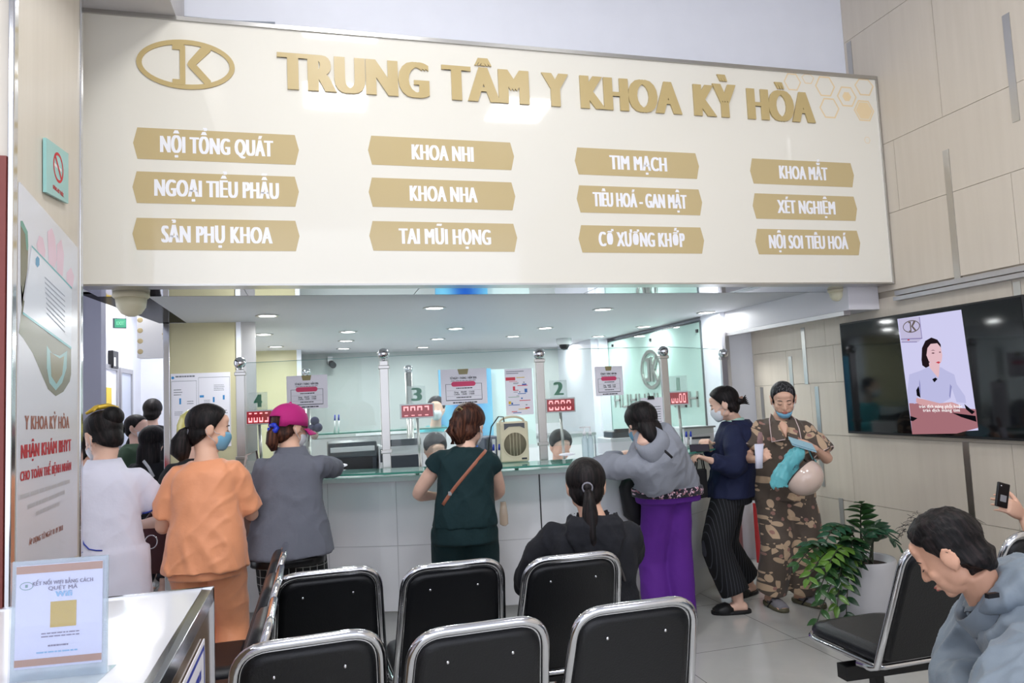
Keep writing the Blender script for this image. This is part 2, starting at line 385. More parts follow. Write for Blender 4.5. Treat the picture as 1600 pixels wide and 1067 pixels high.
tb = MB(); word('TRUNG', (433, 110), (670, 120)); word('TÂM', (690, 130), (826, 140)); word('Y', (846, 140), (888, 145)); word('KHOA', (906, 150), (1064, 160)); word('KỲ', (1083, 160), (1150, 165)); word('HÒA', (1167, 170), (1272, 175))
obj('lettering', tb, gold2, sg, label='raised gold clinic name lettering')
rows = [[(208, 226, 467, 232), (575, 237, 803, 242), (898, 251, 1092, 260), (1172, 268, 1334, 273)],
        [(207, 294, 467, 298), (576, 301, 805, 306), (901, 310, 1097, 317), (1176, 321, 1339, 327)],
        [(207, 366, 468, 368), (577, 369, 808, 371), (904, 373, 1100, 376), (1180, 376, 1344, 381)]]
names = [[('NỘI TỔNG QUÁT', 250, 427), ('KHOA NHI', 643, 740), ('TIM MẠCH', 952, 1042), ('KHOA MẮT', 1217, 1293)],
         [('NGOẠI TIỂU PHẪU', 241, 436), ('KHOA NHA', 640, 746), ('TIÊU HOÁ - GAN MẬT', 926, 1073), ('XÉT NGHIỆM', 1214, 1305)],
         [('SẢN PHỤ KHOA', 252, 426), ('TAI MŨI HỌNG', 623, 767), ('CƠ XƯƠNG KHỚP', 935, 1070), ('NỘI SOI TIÊU HOÁ', 1201, 1325)]]
for r in range(3):
    for c in range(4):
        a0, b0, a1, b1 = rows[r][c]; xa, za = sp(a0, b0); xb, zb2 = sp(a1, b1); zm = (za+zb2)/2; hh = .083
        bb = MB(); bb.prism([(xa, zm), (xa+.02, zm-hh), (xb-.02, zm-hh), (xb, zm), (xb-.02, zm+hh), (xa+.02, zm+hh)], .0003, .0015, FS)
        pq = obj('name_plaque', bb, gold, sg)
        s, t0, t1 = names[r][c]; xs, xe = sp(t0, b0)[0], sp(t1, b1)[0]
        tt = MB(); text(tt, s, FS, (xs+xe)/2, zm-.043, xe-xs, .087, 0, .002, fat=.06); obj('plaque_lettering', tt, whitev, pq)
hexm = mat('peach_hexagons', (240, 216, 172), .1, coat=.4); hb = MB()
for (px, py, rr, fill) in [(1289, 135, 19, 0), (1323, 151, 19, 1), (1350, 134, 19, 0), (1350, 173, 20, 2), (1296, 169, 19, 0), (1238, 128, 16, 0), (1355, 219, 6, 0), (1262, 121, 12, 0)]:
    cx, cz_ = sp(px, py); R_ = rr/FPX*4.8
    P6 = [(cx+R_*math.cos(k*PI/3), cz_+R_*math.sin(k*PI/3)) for k in range(6)]
    P6 = [(min(x, X1-.002), min(z, Z1-.002)) for x, z in P6]
    I6 = [(cx+(x-cx)*.86, cz_+(z-cz_)*.86) for x, z in P6]
    for k in range(6): poly(hb, FS, [P6[k], P6[(k+1) % 6], I6[(k+1) % 6], I6[k]], .0008)
    if fill: poly(hb, FS, [(cx+(x-cx)*(.45 if fill == 1 else .8), cz_+(z-cz_)*(.45 if fill == 1 else .8)) for x, z in P6], .0008)
obj('hexagon_motif', hb, hexm, sg)

# ------------------------------------------------------------------ lamps
lampm = emat('lamp_diffuser', (255, 255, 255), 9)
def panel_light(x, y, s=.6, pw=LP):
    t = thing('ceiling_panel_light', 'square white panel lamp set in the high hall ceiling', 'ceiling light', (x, y, 4.6), 'panel lamps in the hall ceiling')
    obj('frame', MB().box((x-s/2-.02, y-s/2-.02, 4.585), (x+s/2+.02, y+s/2+.02, 4.6)), wallw, t)
    obj('diffuser', MB().box((x-s/2, y-s/2, 4.575), (x+s/2, y+s/2, 4.586)), lampm, t)
    area('panel_light_glow', (x, y, 4.57), s, s, pw)
for (x, y) in [(.29, .8), (2.2, .75), (.29, 2.3), (-2.65, -3.5), (-1.7, .8), (-2.65, -1.4)]: panel_light(x, y)
dls = [(418,494),(412,523),(431,542),(544,519),(541,533),(537,545),(679,482),(712,514),(684,530),(661,543),(852,513),(802,526),(942,484),(935,526),(881,538),(1006,511),(1103,489)]
dtag = {0: 'round ceiling downlight nearest the cream column'}
dm = emat('downlight_lens', (250, 255, 255), 12)
for i, (px, py) in enumerate(dls):
    p = at(px, py, z=2.165)
    t = thing('ceiling_downlight', 'small round recessed downlight glowing white in the low white ceiling over the counter', 'ceiling light', (p.x, p.y, 2.17), 'downlights in the low ceiling')
    obj('trim_ring', MB().lathe([(.085, 0), (.085, -.006), (.062, -.006), (.062, 0)], (p.x, p.y, 2.17), 24), steel, t)
    obj('lens', MB().lathe([(.062, -.002), (.062, -.004)], (p.x, p.y, 2.17), 24), dm, t)
    l = bpy.data.lights.new('downlight_glow', 'AREA'); l.shape = 'DISK'; l.size = .12; l.energy = DLP; l.color = (.97, 1, 1); l.spread = 3.1
    o = bpy.data.objects.new('downlight_glow', l); COL.objects.link(o); o.location = (p.x, p.y, 2.155)
# corridor tube
t = thing('ceiling_light', 'long white tube lamp on the corridor ceiling', 'ceiling light', (-1.5, 8.2, 2.75))
obj('diffuser', MB().box((-1.7, 7.4, 2.70), (-1.5, 9.0, 2.75)), lampm, t)
area('corridor_glow', (-1.6, 8.2, 2.69), .2, 1.6, 14)
# ------------------------------------------------------------------ reception counter
AP = [(-.95, 5.34), (-.67, 5.21), (0, 4.92), (.46, 4.73), (1.11, 4.57), (1.6, 4.5), (2.05, 4.53), (2.55, 4.80), (2.95, 5.08), (3.14, 5.24)]
def arcy(x):
    for i in range(len(AP)-1):
        if x <= AP[i+1][0] or i == len(AP)-2:
            t = (x-AP[i][0])/(AP[i+1][0]-AP[i][0]); p0 = AP[max(i-1, 0)]; p1, p2 = AP[i], AP[i+1]; p3 = AP[min(i+2, len(AP)-1)]
            m1 = (p2[1]-p0[1])/(p2[0]-p0[0])*(p2[0]-p1[0]); m2 = (p3[1]-p1[1])/(p3[0]-p1[0])*(p2[0]-p1[0])
            return p1[1]*(2*t**3-3*t*t+1)+m1*(t**3-2*t*t+t)+p2[1]*(-2*t**3+3*t*t)+m2*(t**3-t*t)
def arcn(x): d = (arcy(x+.02)-arcy(x-.02))/.04; return V((d, -1, 0)).normalized()
def arcp(x, off=0, z=0): return V((x, arcy(x), z))+arcn(x)*off
def band(mb, x0, x1, o0, o1, z0, z1, n=28, both=None):
    xs = [x0+(x1-x0)*i/n for i in range(n+1)]
    rings = [[arcp(x, o0, z0), arcp(x, o0, z1), arcp(x, o1, z1), arcp(x, o1, z0)] for x in xs]
    return mb.loft(rings, smooth=False)
ct = thing('reception_counter', 'long white curved reception counter that people lean on', 'counter', (1, 5, 0))
glosswhite = mat('glossy_white_tile', (224, 225, 228), .12, coat=.3)
obj('body', band(MB(), -.9, 3.10, 0, -.38, .2, 1.0), glosswhite, ct)
obj('kick', band(MB(), -.88, 3.07, -.07, -.36, 0, .2), mat('grey_kick_tile', (206, 207, 205), .3), ct)
obj('worktop', band(MB(), -.92, 3.12, .025, -.40, 1.0, 1.032), white, ct, bevel=.004)
jb = MB()
zs = .60
for x in (at(514, 850, y=4.87).x, at(622, 850, y=4.7).x, 1.97, 2.5): band(jb, x-.002, x+.002, .0015, -.01, .2, 1.0, 1)
band(jb, -.9, 3.10, .0015, -.01, zs-.002, zs+.002)
obj('tile_joint', jb, mat('pale_joint', (186, 187, 190), .6), ct)
xg = at(842, 850, y=4.6).x
obj('panel_gap', band(MB(), xg-.004, xg+.004, .002, -.01, .2, 1.0, 1), black, ct)
# glass ledge with steel standoffs
gl_edge = glassmat('green_ledge_glass', (168, 214, 204), .35, .02)
ld = thing('glass_ledge', 'long green edged glass shelf raised on steel pins over the white counter', 'shelf', (1, 4.6, 1.03))
obj('glass_top', band(MB(), -.8, 2.9, .24, -.07, 1.066, 1.078, 36), gl_edge, ld)
obj('glass_edge', band(MB(), -.8, 2.9, .243, .24, 1.066, 1.078, 36), mat('green_glass_edge', (72, 140, 124), .1), ld)
for x in (-.6, .02, .62, 1.02, 1.24, 1.9, 2.5):
    for o in (.0,): p = arcp(x, -.03); obj('standoff', MB().cyl((p.x, p.y, 1.03), (p.x, p.y, 1.066), .013), steel, ld)
# steel posts with balls
posts = []
for i, (px, py) in enumerate([(375, 567), (599, 553), (842, 553), (1036, 549), (1130, 552)]):
    yy = [5.13, 4.86, 4.66, 4.70, 5.16][i]; p = at(px, py, y=yy); posts.append(p)
    wh = ['beside the cream column', 'between window signs 4 and 3', 'between window signs 3 and 2', 'just left of window sign 1', 'at the right end of the counter'][i]
    t = thing('glazing_post', 'flat steel post with mirror ball finial '+wh, 'post', (p.x, p.y, 1.032), 'steel posts of the counter screen')
    obj('shaft', MB().box((p.x-.027, p.y-.012, 1.032), (p.x+.027, p.y+.012, p.z-.045)), steel, t, bevel=.003)
    obj('neck', MB().cyl((p.x, p.y, p.z-.05), (p.x, p.y, p.z-.025), .012), chrome, t)
    obj('ball_finial', MB().ball((p.x, p.y, p.z), .039, 24, 16), chrome, t)
    for zz in (1.73, 1.18): obj('clamp', MB().box((p.x-.036, p.y-.016, zz-.012), (p.x+.036, p.y+.016, zz+.012)), steel, t, bevel=.004)
pane = glassmat('screen_glass', (247, 251, 250), .03, .01)
panes = [(posts[0].x+.04, posts[0].y, posts[1].x-.035, posts[1].y), (posts[1].x+.035, posts[1].y, posts[2].x-.035, posts[2].y), (posts[2].x+.035, posts[2].y, posts[3].x-.035, posts[3].y), (posts[3].x+.035, posts[3].y, posts[4].x-.035, posts[4].y)]
pn = []
for i, (xa, ya, xb, yb) in enumerate(panes):
    d = V((xb-xa, yb-ya, 0)).normalized(); n = V((d.y, -d.x, 0))
    M = frame((xa, ya, 0), d, (0, 0, 1)); L = math.hypot(xb-xa, yb-ya); pn.append((M, L, xa, ya, xb, yb))
    o = obj('glass_screen', MB().box((0, 1.16, -.004), (L, 1.80, .004), M), pane)
    tag(o, 'clear glass screen panel above the counter '+['behind the pink cap', 'behind the loudspeaker', 'between window signs 2 and 1', 'rightmost, left of the old lady'][i], 'glass screen', 'glass screens on the counter')
    obj('edge_line', MB().box((0, 1.80, -.004), (L, 1.803, .004), M), mat('glass_rim', (130, 165, 160), .2), o)
def onpane(i, px, py):
    M, L, xa, ya, xb, yb = pn[i]; r = at(px, py, d=1)-EYE; n = V((M[0][2], M[1][2], 0))
    t = (V((xa, ya, HCAM))-EYE).dot(n)/r.dot(n); return EYE+r*t
def local(M, p): q = M.inverted() @ p; return q.x, q.y

inkg = mat('grey_ink', (120, 122, 130), .7); inkd = mat('dark_ink', (60, 62, 72), .7); pinkm = mat('pink_ink', (214, 72, 112), .6); brass = mat('brass_clip', (150, 140, 96), .4)
inkb = mat('blue_ink', (60, 140, 200), .6)
def lines(mb, M, x0, x1, y0, y1, n, hfrac=.35, z=.001, rag=.25, seed=1):
    rr = random.Random(seed); st = (y1-y0)/n
    for k in range(n):
        y = y1-st*(k+.5); x = x0
        xe = x1-(x1-x0)*rag*rr.random()
        while x < xe-.0005:
            L = min((x1-x0)*(.05+.13*rr.random()), xe-x); quad(mb, M, x, y-st*hfrac/2, x+L, y+st*hfrac/2, z); x += L+(x1-x0)*.02
def notice(i, pxa, pya, pxb, pyb, label):
    M0 = pn[i][0]; a = onpane(i, pxa, pya); b = onpane(i, pxb, pyb)
    M = frame(a+V((M0[0][2], M0[1][2], 0))*.006, (M0[0][0], M0[1][0], 0), (0, 0, 1)); W = (b-a).to_2d().length; H = a.z-b.z
    t = thing('paper_notice', label, 'notice', a, 'opening hour notices taped on the glass')
    obj('sheet', MB().box((0, -H, 0), (W, 0, .001), M), paper, t)
    bb = MB(); P = [(W*.37, 0), (W*.61, 0), (W*.585, -H*.15), (W*.40, -H*.15)]; bb.prism(P, .001, .003, M); obj('crest', bb, brass, t)
    bb = MB(); text(bb, 'TỪ NGÀY 1 THÁNG 1 NĂM 2026', M, W*.49, -H*.285, W*.58, H*.06, 0, .0014, fat=.05); lines(bb, M, W*.22, W*.76, -H*.345, -H*.31, 1, .4, .0014, 0)
    text(bb, 'Sáng:   06h00 - 11h30', M, W*.5, -H*.67, W*.44, H*.045, 0, .0014, fat=.05); text(bb, 'Chiều:  13h00 - 17h00', M, W*.5, -H*.73, W*.44, H*.045, 0, .0014, fat=.05)
    lines(bb, M, W*.33, W*.68, -H*.56, -H*.52, 1, .7, .0014, 0, 4); lines(bb, M, W*.33, W*.66, -H*.82, -H*.78, 1, .7, .0014, 0, 7)
    lines(bb, M, W*.25, W*.78, -H*.97, -H*.92, 1, .7, .0014, 0, 9)
    for (x0, x1, y0, y1) in [(.1, .11, .42, .86), (.88, .89, .42, .86), (.1, .26, .415, .425), (.72, .89, .415, .425), (.1, .89, .865, .885), (.12, .87, .6, .603), (.12, .87, .76, .763)]:
        quad(bb, M, W*x0, -H*y1, W*x1, -H*y0, .0012)
    obj('printed_text', bb, inkd, t)
    bb = MB(); n = 10; hh = H*.07; pts = [(W*.28+math.cos(PI/2+PI*k/n)*hh, -H*.42+math.sin(PI/2+PI*k/n)*hh) for k in range(n+1)]+[(W*.70+math.cos(-PI/2+PI*k/n)*hh, -H*.42+math.sin(-PI/2+PI*k/n)*hh) for k in range(n+1)]
    poly(bb, M, pts, .0016); obj('pink_heading', bb, pinkm, t)
notice(0, 448, 588, 513, 637, 'white notice with pink heading taped above the pink cap')
notice(1, 688, 578, 762, 630, 'white notice with pink heading taped above the brown haired woman')
notice(2, 928, 573, 974, 617, 'white notice with pink heading right of window sign 2')
# coloured procedure poster on the glass
a = onpane(1, 788, 577); b = onpane(1, 834, 647); M0 = pn[1][0]
M = frame(a+V((M0[0][2], M0[1][2], 0))*.006, (M0[0][0], M0[1][0], 0), (0, 0, 1)); W = (b-a).to_2d().length; H = a.z-b.z
t = thing('procedure_poster', 'white poster with rows of small coloured figures taped left of window sign 2', 'poster', a)
obj('sheet', MB().box((0, -H, 0), (W, 0, .001), M), paper, t)
for nm, c, rects in [('red_ink', (214, 70, 84), [(.03,.18,.38,.25),(.45,.36,.82,.375),(.28,.38,.36,.47),(.5,.685,.9,.7),(.15,.27,.45,.28),(.3,.46,.48,.475),(.7,.84,.86,.87),(.2,.92,.4,.935)]),
                     ('blue_ink2', (60, 110, 180), [(.62,.33,.78,.36),(.7,.44,.8,.52),(.45,.535,.75,.55),(.1,.775,.5,.79),(.56,.63,.62,.66),(.2,.73,.26,.77),(.25,.945,.55,.96)]),
                     ('yellow_ink', (226, 190, 60), [(.42,.185,.72,.2),(.1,.70,.19,.76),(.45,.87,.78,.885)]),
                     ('green_ink', (110, 170, 130), [(.1,.605,.5,.615)]), ('grey_ink2', (130, 132, 142), [(.05,.05,.7,.065),(.05,.09,.5,.105),(.3,.3,.5,.31),(.3,.32,.48,.33),(.3,.5,.45,.51),(.4,.58,.5,.59),(.66,.29,.72,.31),(.5,.49,.54,.52),(.72,.78,.78,.8)])]:
    bb = MB(); [quad(bb, M, W*x0, -H*y1, W*x1, -H*y0, .0014) for x0, y0, x1, y1 in rects]; obj('printed_figures', bb, mat(nm, c, .6), t)

# window numbers and counters' queue displays
grn = mat('green_numeral', (36, 122, 92), .5); acr = glassmat('clear_acrylic', (244, 247, 246), .22, .02)
ledred = mat('display_red_face', (112, 10, 26), .3, emit=(200, 16, 40), estr=.35); ledon = emat('led_segment', (255, 160, 165), 2)
SEG = {'a': (0, .9, 1, 1), 'd': (0, 0, 1, .1), 'f': (0, .55, .24, 1), 'b': (.76, .55, 1, 1), 'e': (0, 0, .24, .5), 'c': (.76, 0, 1, .5),
       'A': (.1, .86, .9, 1), 'D': (.05, 0, .95, .16), 'm': (.2, .5, .8, .6), 'g': (.0, .66, .24, .86), 'h': (.76, .66, 1, .86), 'i': (0, .14, .24, .34), 'j': (.76, .14, 1, .34),
       'F': (0, .16, .24, .84), 'B': (.76, .16, 1, .84), 't': (.15, .86, .85, .98), 'u': (.15, .02, .85, .1)}
for (num, px, py, w_, dpx, dpy, pyr, segs, yy) in [('4', 403, 626, 13, 405, 652, (663-640)/2, ['teiD'[:0]+'tecD', 'tecD', 'tecD', 'tcD'], 5.1),
        ('3', 651, 616, 17, 652, 642, 11.5, ['AfbFu'[:3]+'u', 'Afbu', 'Afbu', 'Abu'], 4.9), ('2', 873, 607, 16, 876, 633, 11.5, ['AghDij', 'AghDij', 'AghDij', 'AghDij'], 4.78), ('1', 1060, 600, 5, 1061, 622, 11, ['ecD', 'ecD', 'FBAD', 'FBAD'], 4.86)]:
    c = at(dpx, dpy, y=yy); s_ = (c-EYE).dot(CF)/FPX
    t = thing('window_display', 'red lit queue display under green numeral %s, %s' % ({'4': 'four', '3': 'three', '2': 'two', '1': 'one'}[num], {'4': 'left of the pink cap', '3': 'above the hidden clerk', '2': 'right of the loudspeaker', '1': 'left of the navy jacket'}[num]), 'display', (c.x, c.y, 1.032))
    hw, hh = [20, 26.5, 24, 15][[4, 3, 2, 1].index(int(num))]*s_, pyr*s_
    rot = -.06 if num != '1' else -.25
    M = frame(c, (math.cos(rot), math.sin(rot), 0), (0, 0, 1))
    obj('case', MB().box((-hw, -hh, -.03), (hw, hh, 0), M), alu, t, bevel=.003)
    obj('screen', MB().box((-hw*.92, -hh*.82, 0), (hw*.92, hh*.82, .002), M), ledred, t)
    bb = MB(); cw = hw*1.6/4
    for k, sg_ in enumerate(segs):
        for ch in sg_:
            x0, y0, x1, y1 = SEG[ch]; ox = -hw*.8+k*cw; ww = cw*.72; hH = hh*1.3; quad(bb, M, ox+x0*ww, -hh*.65+y0*hH, ox+x1*ww, -hh*.65+y1*hH, .003)
    obj('lit_digits', bb, ledon, t)
    obj('pole', MB().cyl(c+V((0, .014, -hh)), V((c.x+.012, c.y+.014, 1.032)), .010), steel, t)
    obj('pole_foot', MB().lathe([(.035, 0), (.033, .006), (.012, .01)], (c.x+.012, c.y+.014, 1.032)), steel, t)
    cc = at(px, py, y=yy)-c; lx = cc.x; lz = cc.z
    obj('number_plate', MB().box((lx-14*s_, hh, -.012), (lx+14*s_, lz+13*s_, -.008), M), acr, t)
    bb = MB(); text(bb, num, M, lx, lz-10*s_, w_*s_, 20*s_, 0, -.006, fat=.1); obj('numeral', bb, grn, t)

# teal glass wall with the steel emblem
GX = 3.5; ga = at(1095, 508, x=GX); gb = at(921, 542, x=GX)
gw = obj('glass_wall_panel', MB().box((GX-.012, ga.y, .3), (GX, gb.y, 2.12)), mat('teal_back_painted_glass', (190, 221, 212), .05, coat=.4))
tag(gw, 'pale teal glass wall panel behind window sign 1 carrying a round steel emblem', 'glass panel')
obj('top_rail', MB().box((GX-.016, ga.y, 2.12), (GX+.0, gb.y, 2.135)), mat('dark_seal', (70, 80, 82), .5), gw)
obj('side_seal', MB().box((GX-.016, ga.y-.008, .3), (GX+.0, ga.y, 2.13)), mat('dark_seal', (70, 80, 82), .5), gw)
for (px, py) in [(1089, 517), (1016, 531), (957, 540)]:
    p = at(px, py, x=GX-.02); obj('fixing', MB().box((GX-.03, p.y-.012, p.z-.015), (GX-.012, p.y+.012, p.z+.015)), black, gw)
FG = frame((GX-.012, 0, 0), (0, -1, 0), (0, 0, 1))
c = at(1019, 577, x=GX-.012); l_ = at(992, 577, x=GX).y-at(1045, 577, x=GX).y; R_ = .21
em = thing('round_emblem', 'round brushed steel emblem ring on the teal glass wall', 'emblem', (GX-.02, c.y, c.z))
bb = MB(); ring(bb, FG, -c.y, c.z, R_*1.15, R_, .035, .002, ext=.02); obj('ring', bb, steel, em)
w2 = R_*1.15
for nm, P in (('letter_j', [(-.5,.6),(-.1,.6),(-.1,-.6),(-.5,-.6),(-.5,-.42),(-.3,-.42),(-.3,.42),(-.5,.42)]), ('letter_k', [(0,.62),(.2,.62),(.2,.15),(.5,.62),(.7,.62),(.35,0),(.7,-.62),(.5,-.62),(.2,-.15),(.2,-.62),(0,-.62)])):
    bb = MB(); bb.prism([(-c.y+a*w2, c.z+b_*R_) for a, b_ in P], .002, .022, FG); obj(nm, bb, steel, em)
# row of steel letters low on the glass wall
lt = thing('steel_letter_row', 'row of thin steel letters low on the teal glass wall', 'lettering', (GX-.02, 7, 1.35))
p0 = at(1098, 650, x=GX); p1 = at(962, 640, x=GX)
for k in range(9):
    y = p0.y+(p1.y-p0.y)*(k+.5)/9; bb = MB(); hgt = .15; x0 = -y; wv = abs(p1.y-p0.y)/9*.36; zz = 1.33
    [bb.prism(pts, .002, .014, FG) for pts in ([(x0-wv, zz), (x0-wv+.02, zz), (x0-wv+.02, zz+hgt), (x0-wv, zz+hgt)], [(x0+wv-.02, zz), (x0+wv, zz), (x0+wv, zz+hgt), (x0+wv-.02, zz+hgt)])]
    if k % 2: bb.prism([(x0-wv, zz), (x0+wv, zz), (x0+wv, zz+.02), (x0-wv, zz+.02)], .002, .014, FG)
    else: bb.prism([(x0-wv, zz+hgt/2), (x0+wv, zz+hgt/2), (x0+wv, zz+hgt/2+.02), (x0-wv, zz+hgt/2+.02)], .002, .014, FG)
    obj('steel_letter', bb, steel, lt)
p = at(942, 600, y=8.4)
struct('wall_inner_pier', MB().box((at(924, 600, y=8.4).x, 8.35, 0), (3.56, 9.6, 2.17)).box((at(934, 600, y=8.4).x, 8.3, 0), (at(948, 600, y=8.4).x, 8.36, 2.17)), wallw)

# ------------------------------------------------------------------ behind the counter
struct('trim_70', MB().box((at(925, 690, y=9.59).x-3.2, 9.56, 1.0), (3.4, 9.6, 1.14)), white)
wd = thing('back_cabinet', 'long low white cabinet along the back wall behind the counter', 'cabinet', (1.5, 8.6, 0))
obj('body', MB().box((-.4, 8.2, 0), (3.2, 8.7, 1.02)), white, wd)
obj('cabinet_top', MB().box((-.42, 8.18, 1.02), (3.22, 8.7, 1.05)), alu, wd)
dk = thing('clerks_desk', 'white work desk running behind the counter glass', 'desk', (1, 5.8, 0))
obj('desk_top', band(MB(), -.5, 2.4, -.56, -.72, .92, .95), white, dk)
obj('desk_body', band(MB(), -.45, 2.3, -.6, -.7, 0, .92), white, dk)
# rear glass partition with shelf
p = at(480, 678, y=6.9); p2 = at(620, 676, y=6.9)
sh = thing('glass_shelf', 'narrow glass shelf on a white ledge seen through the screen beside the pink cap', 'shelf', (p.x, 6.9, 0))
obj('glass_top', MB().box((p.x, 6.75, p.z-.012), (p2.x+.45, 7.1, p.z)), mat('green_glass_edge', (72, 140, 124), .1), sh)
obj('ledge', MB().box((p.x, 6.8, 0), (p2.x+.45, 7.1, p.z-.05)), white, sh)
px_ = at(685, 578, y=7.4); py_ = at(722, 668, y=7.4)
bp_ = thing('blue_poster_board', 'blue poster board standing behind the notice near the brown haired woman', 'poster', (px_.x, 7.4, 0))
def swirl(name, ca, cb, sc):
    m = mat(name, ca, .4); nt = m.node_tree; b = nt.nodes['Principled BSDF']; tc = nt.nodes.new('ShaderNodeTexCoord'); n = nt.nodes.new('ShaderNodeTexWave'); n.inputs['Scale'].default_value = sc; n.inputs['Distortion'].default_value = 6; n.inputs['Detail'].default_value = 1
    nt.links.new(tc.outputs['Object'], n.inputs['Vector']); cr = nt.nodes.new('ShaderNodeValToRGB'); cr.color_ramp.elements[0].color = (*lin(ca), 1); cr.color_ramp.elements[1].color = (*lin(cb), 1)
    nt.links.new(n.outputs['Fac'], cr.inputs[0]); nt.links.new(cr.outputs[0], b.inputs['Base Color']); return m
obj('board', MB().box((px_.x, 7.4, 0), (at(768, 600, y=7.4).x, 7.43, px_.z)), swirl('blue_print', (20, 92, 190), (120, 200, 232), .8), bp_)
q0, q1 = at(742, 578, y=7.5), at(786, 640, y=7.5)
wn = obj('window_1', MB().box((q0.x, 7.5, 1.0), (q1.x+.35, 7.53, q0.z)), mat('bright_teal_sheet', (218, 236, 233), .2)); wn['kind'] = 'structure'
# printers, monitors and other kit
def kit(name, label, cat, pxa, pya, pxb, pyb, y, depth, m, parts=(), bev=.012, base=None):
    a = at(pxa, pya, y=y); b = at(pxb, pyb, y=y); z0 = b.z if base is None else base
    t = thing(name, label, cat, ((a.x+b.x)/2, y, z0)); obj('body', MB().box((a.x, y, z0), (b.x, y+depth, a.z)), m, t, bevel=bev)
    for nm, (u0, v0, u1, v1, dz), mm in parts:
        W = b.x-a.x; Hh = a.z-z0; obj(nm, MB().box((a.x+u0*W, y-dz, z0+v0*Hh), (a.x+u1*W, y+.01, z0+v1*Hh)), mm, t, bevel=.003)
    return t
dkg = mat('dark_grey_plastic', (48, 54, 62), .35); lg = mat('light_grey_plastic', (205, 206, 208), .4)
kit('printer', 'wide dark grey printer behind the glass right of the pink cap', 'printer', 512, 693, 590, 732, 5.5, .4, dkg, [('paper_slot', (.05, .75, .95, .88, .012), lg), ('front_panel', (.1, .1, .9, .6, .01), black)], base=.95)
kit('computer_tower', 'light grey box unit with cable between the printer and the steel post', 'computer', 592, 697, 601, 735, 5.45, .3, lg, [('vent', (.2, .5, .8, .9, .003), dkg)], base=.95)
kit('label_printer', 'light grey desktop printer with dark tray left of the green blouse', 'printer', 603, 690, 662, 737, 5.5, .35, lg, [('tray', (.1, .25, .9, .6, .02), dkg), ('lid', (.05, .86, .95, 1.05, .01), dkg)], base=.95)
kit('monitor', 'white computer monitor left of the brown haired woman', 'monitor', 695, 671, 735, 712, 5.6, .04, lg, [('screen', (.05, .08, .95, .95, .003), emat('glowing_white_back', (236, 244, 250), .9))], base=.98)  # this face is the monitor's white back, given a glow
cb_ = thing('side_cabinet', 'white side cabinet under the printer behind window sign 1', 'cabinet', (2.75, 5.75, 0)); obj('body', MB().box((2.45, 5.76, 0), (3.2, 6.05, 1.0)), white, cb_); obj('cabinet_top', MB().box((2.43, 5.74, 1.0), (3.22, 6.07, 1.02)), lg, cb_)
kit('tray_printer', 'grey printer with open dark lid behind window sign 1', 'printer', 1068, 668, 1118, 702, 5.78, .28, lg, [('lid', (-.04, .92, 1.0, 1.02, .03), mat('mid_grey_plastic', (104, 108, 112), .4)), ('slot', (.15, .3, .85, .42, .004), dkg)], base=1.02)
kit('desk_telephone', 'dark desk telephone on a white box left of the grey hooded sweater', 'telephone', 957, 674, 985, 684, 5.5, .2, dkg, [('handset', (.1, .8, .9, 1.3, .02), black)])
kit('storage_box', 'white box behind the glass left of the grey hooded sweater', 'box', 955, 685, 990, 720, 5.48, .3, white, [('box_lid', (-.02, .85, 1.02, 1.0, .006), lg)], base=1.0)
kit('folder_rack', 'dark blue folders standing left of the beige loudspeaker', 'folders', 757, 683, 784, 716, 5.3, .25, mat('navy_folder', (38, 46, 72), .5), [('spine', (.1, .1, .3, .9, .004), dkg), ('spine', (.45, .1, .65, .9, .004), lg)], base=1.03)
# loudspeaker on the ledge
base = at(806, 722, z=1.079); s_ = (base-EYE).dot(CF)/FPX
t = thing('loudspeaker', 'beige box loudspeaker with round grille standing on the glass ledge', 'loudspeaker', (base.x, base.y, 1.079))
W, Hh, D = 46*s_, 63*s_, .11; x0 = base.x-W/2; bei = mat('beige_plastic', (214, 206, 178), .45)
obj('cabinet', MB().box((x0, base.y, 1.079), (x0+W, base.y+D, 1.079+Hh)), bei, t, bevel=.012)
FSP = frame((base.x, base.y, 1.079), (1, 0, 0), (0, 0, 1))
bb = MB(); ring(bb, FSP, 0, Hh*.44, W*.43, W*.43, .006, .001, ext=.004); obj('grille_ring', bb, bei, t)
bb = MB().lathe([(W*.41, 0), (W*.41, .002), (0.001, .004)], n=32, M=FSP @ Matrix.Translation((0, Hh*.44, .0005))); obj('grille', bb, mat('speaker_grille', (150, 142, 118), .5, bump=(900, .8)), t)
bb = MB(); [quad(bb, FSP, -W*.4+W*.8*k/7-.001, Hh*.15, -W*.4+W*.8*k/7+.001, Hh*.73, .006) for k in range(2, 6)]; obj('grille_rib', bb, bei, t)
obj('control_panel', MB().prism([(-W*.36, Hh*.96), (W*.36, Hh*.96), (W*.36, Hh*.82), (W*.2, Hh*.88), (-W*.2, Hh*.88), (-W*.36, Hh*.80)], .001, .003, FSP), mat('grey_panel', (88, 90, 96), .4), t)
obj('badge', MB().box((W*.22, Hh*.06, 0), (W*.4, Hh*.1, .003), FSP), dkg, t)
obj('handle', MB().tube([FSP @ V((W*.44*math.cos(a), Hh*.98+math.sin(a)*Hh*.14, -D/2)) for a in [PI*k/12 for k in range(13)]], .007), bei, t)
obj('microphone_cable', MB().tube([FSP @ V(p) for p in [(-W*.32, Hh*1.0, -.02), (-W*.34, Hh*1.13, -.02), (-W*.5, Hh*1.14, -.03), (-W*.75, Hh*.9, -.04), (-W*.85, Hh*.5, -.05), (-W*.9, 0.01, -.06)]], .004, 8), black, t)
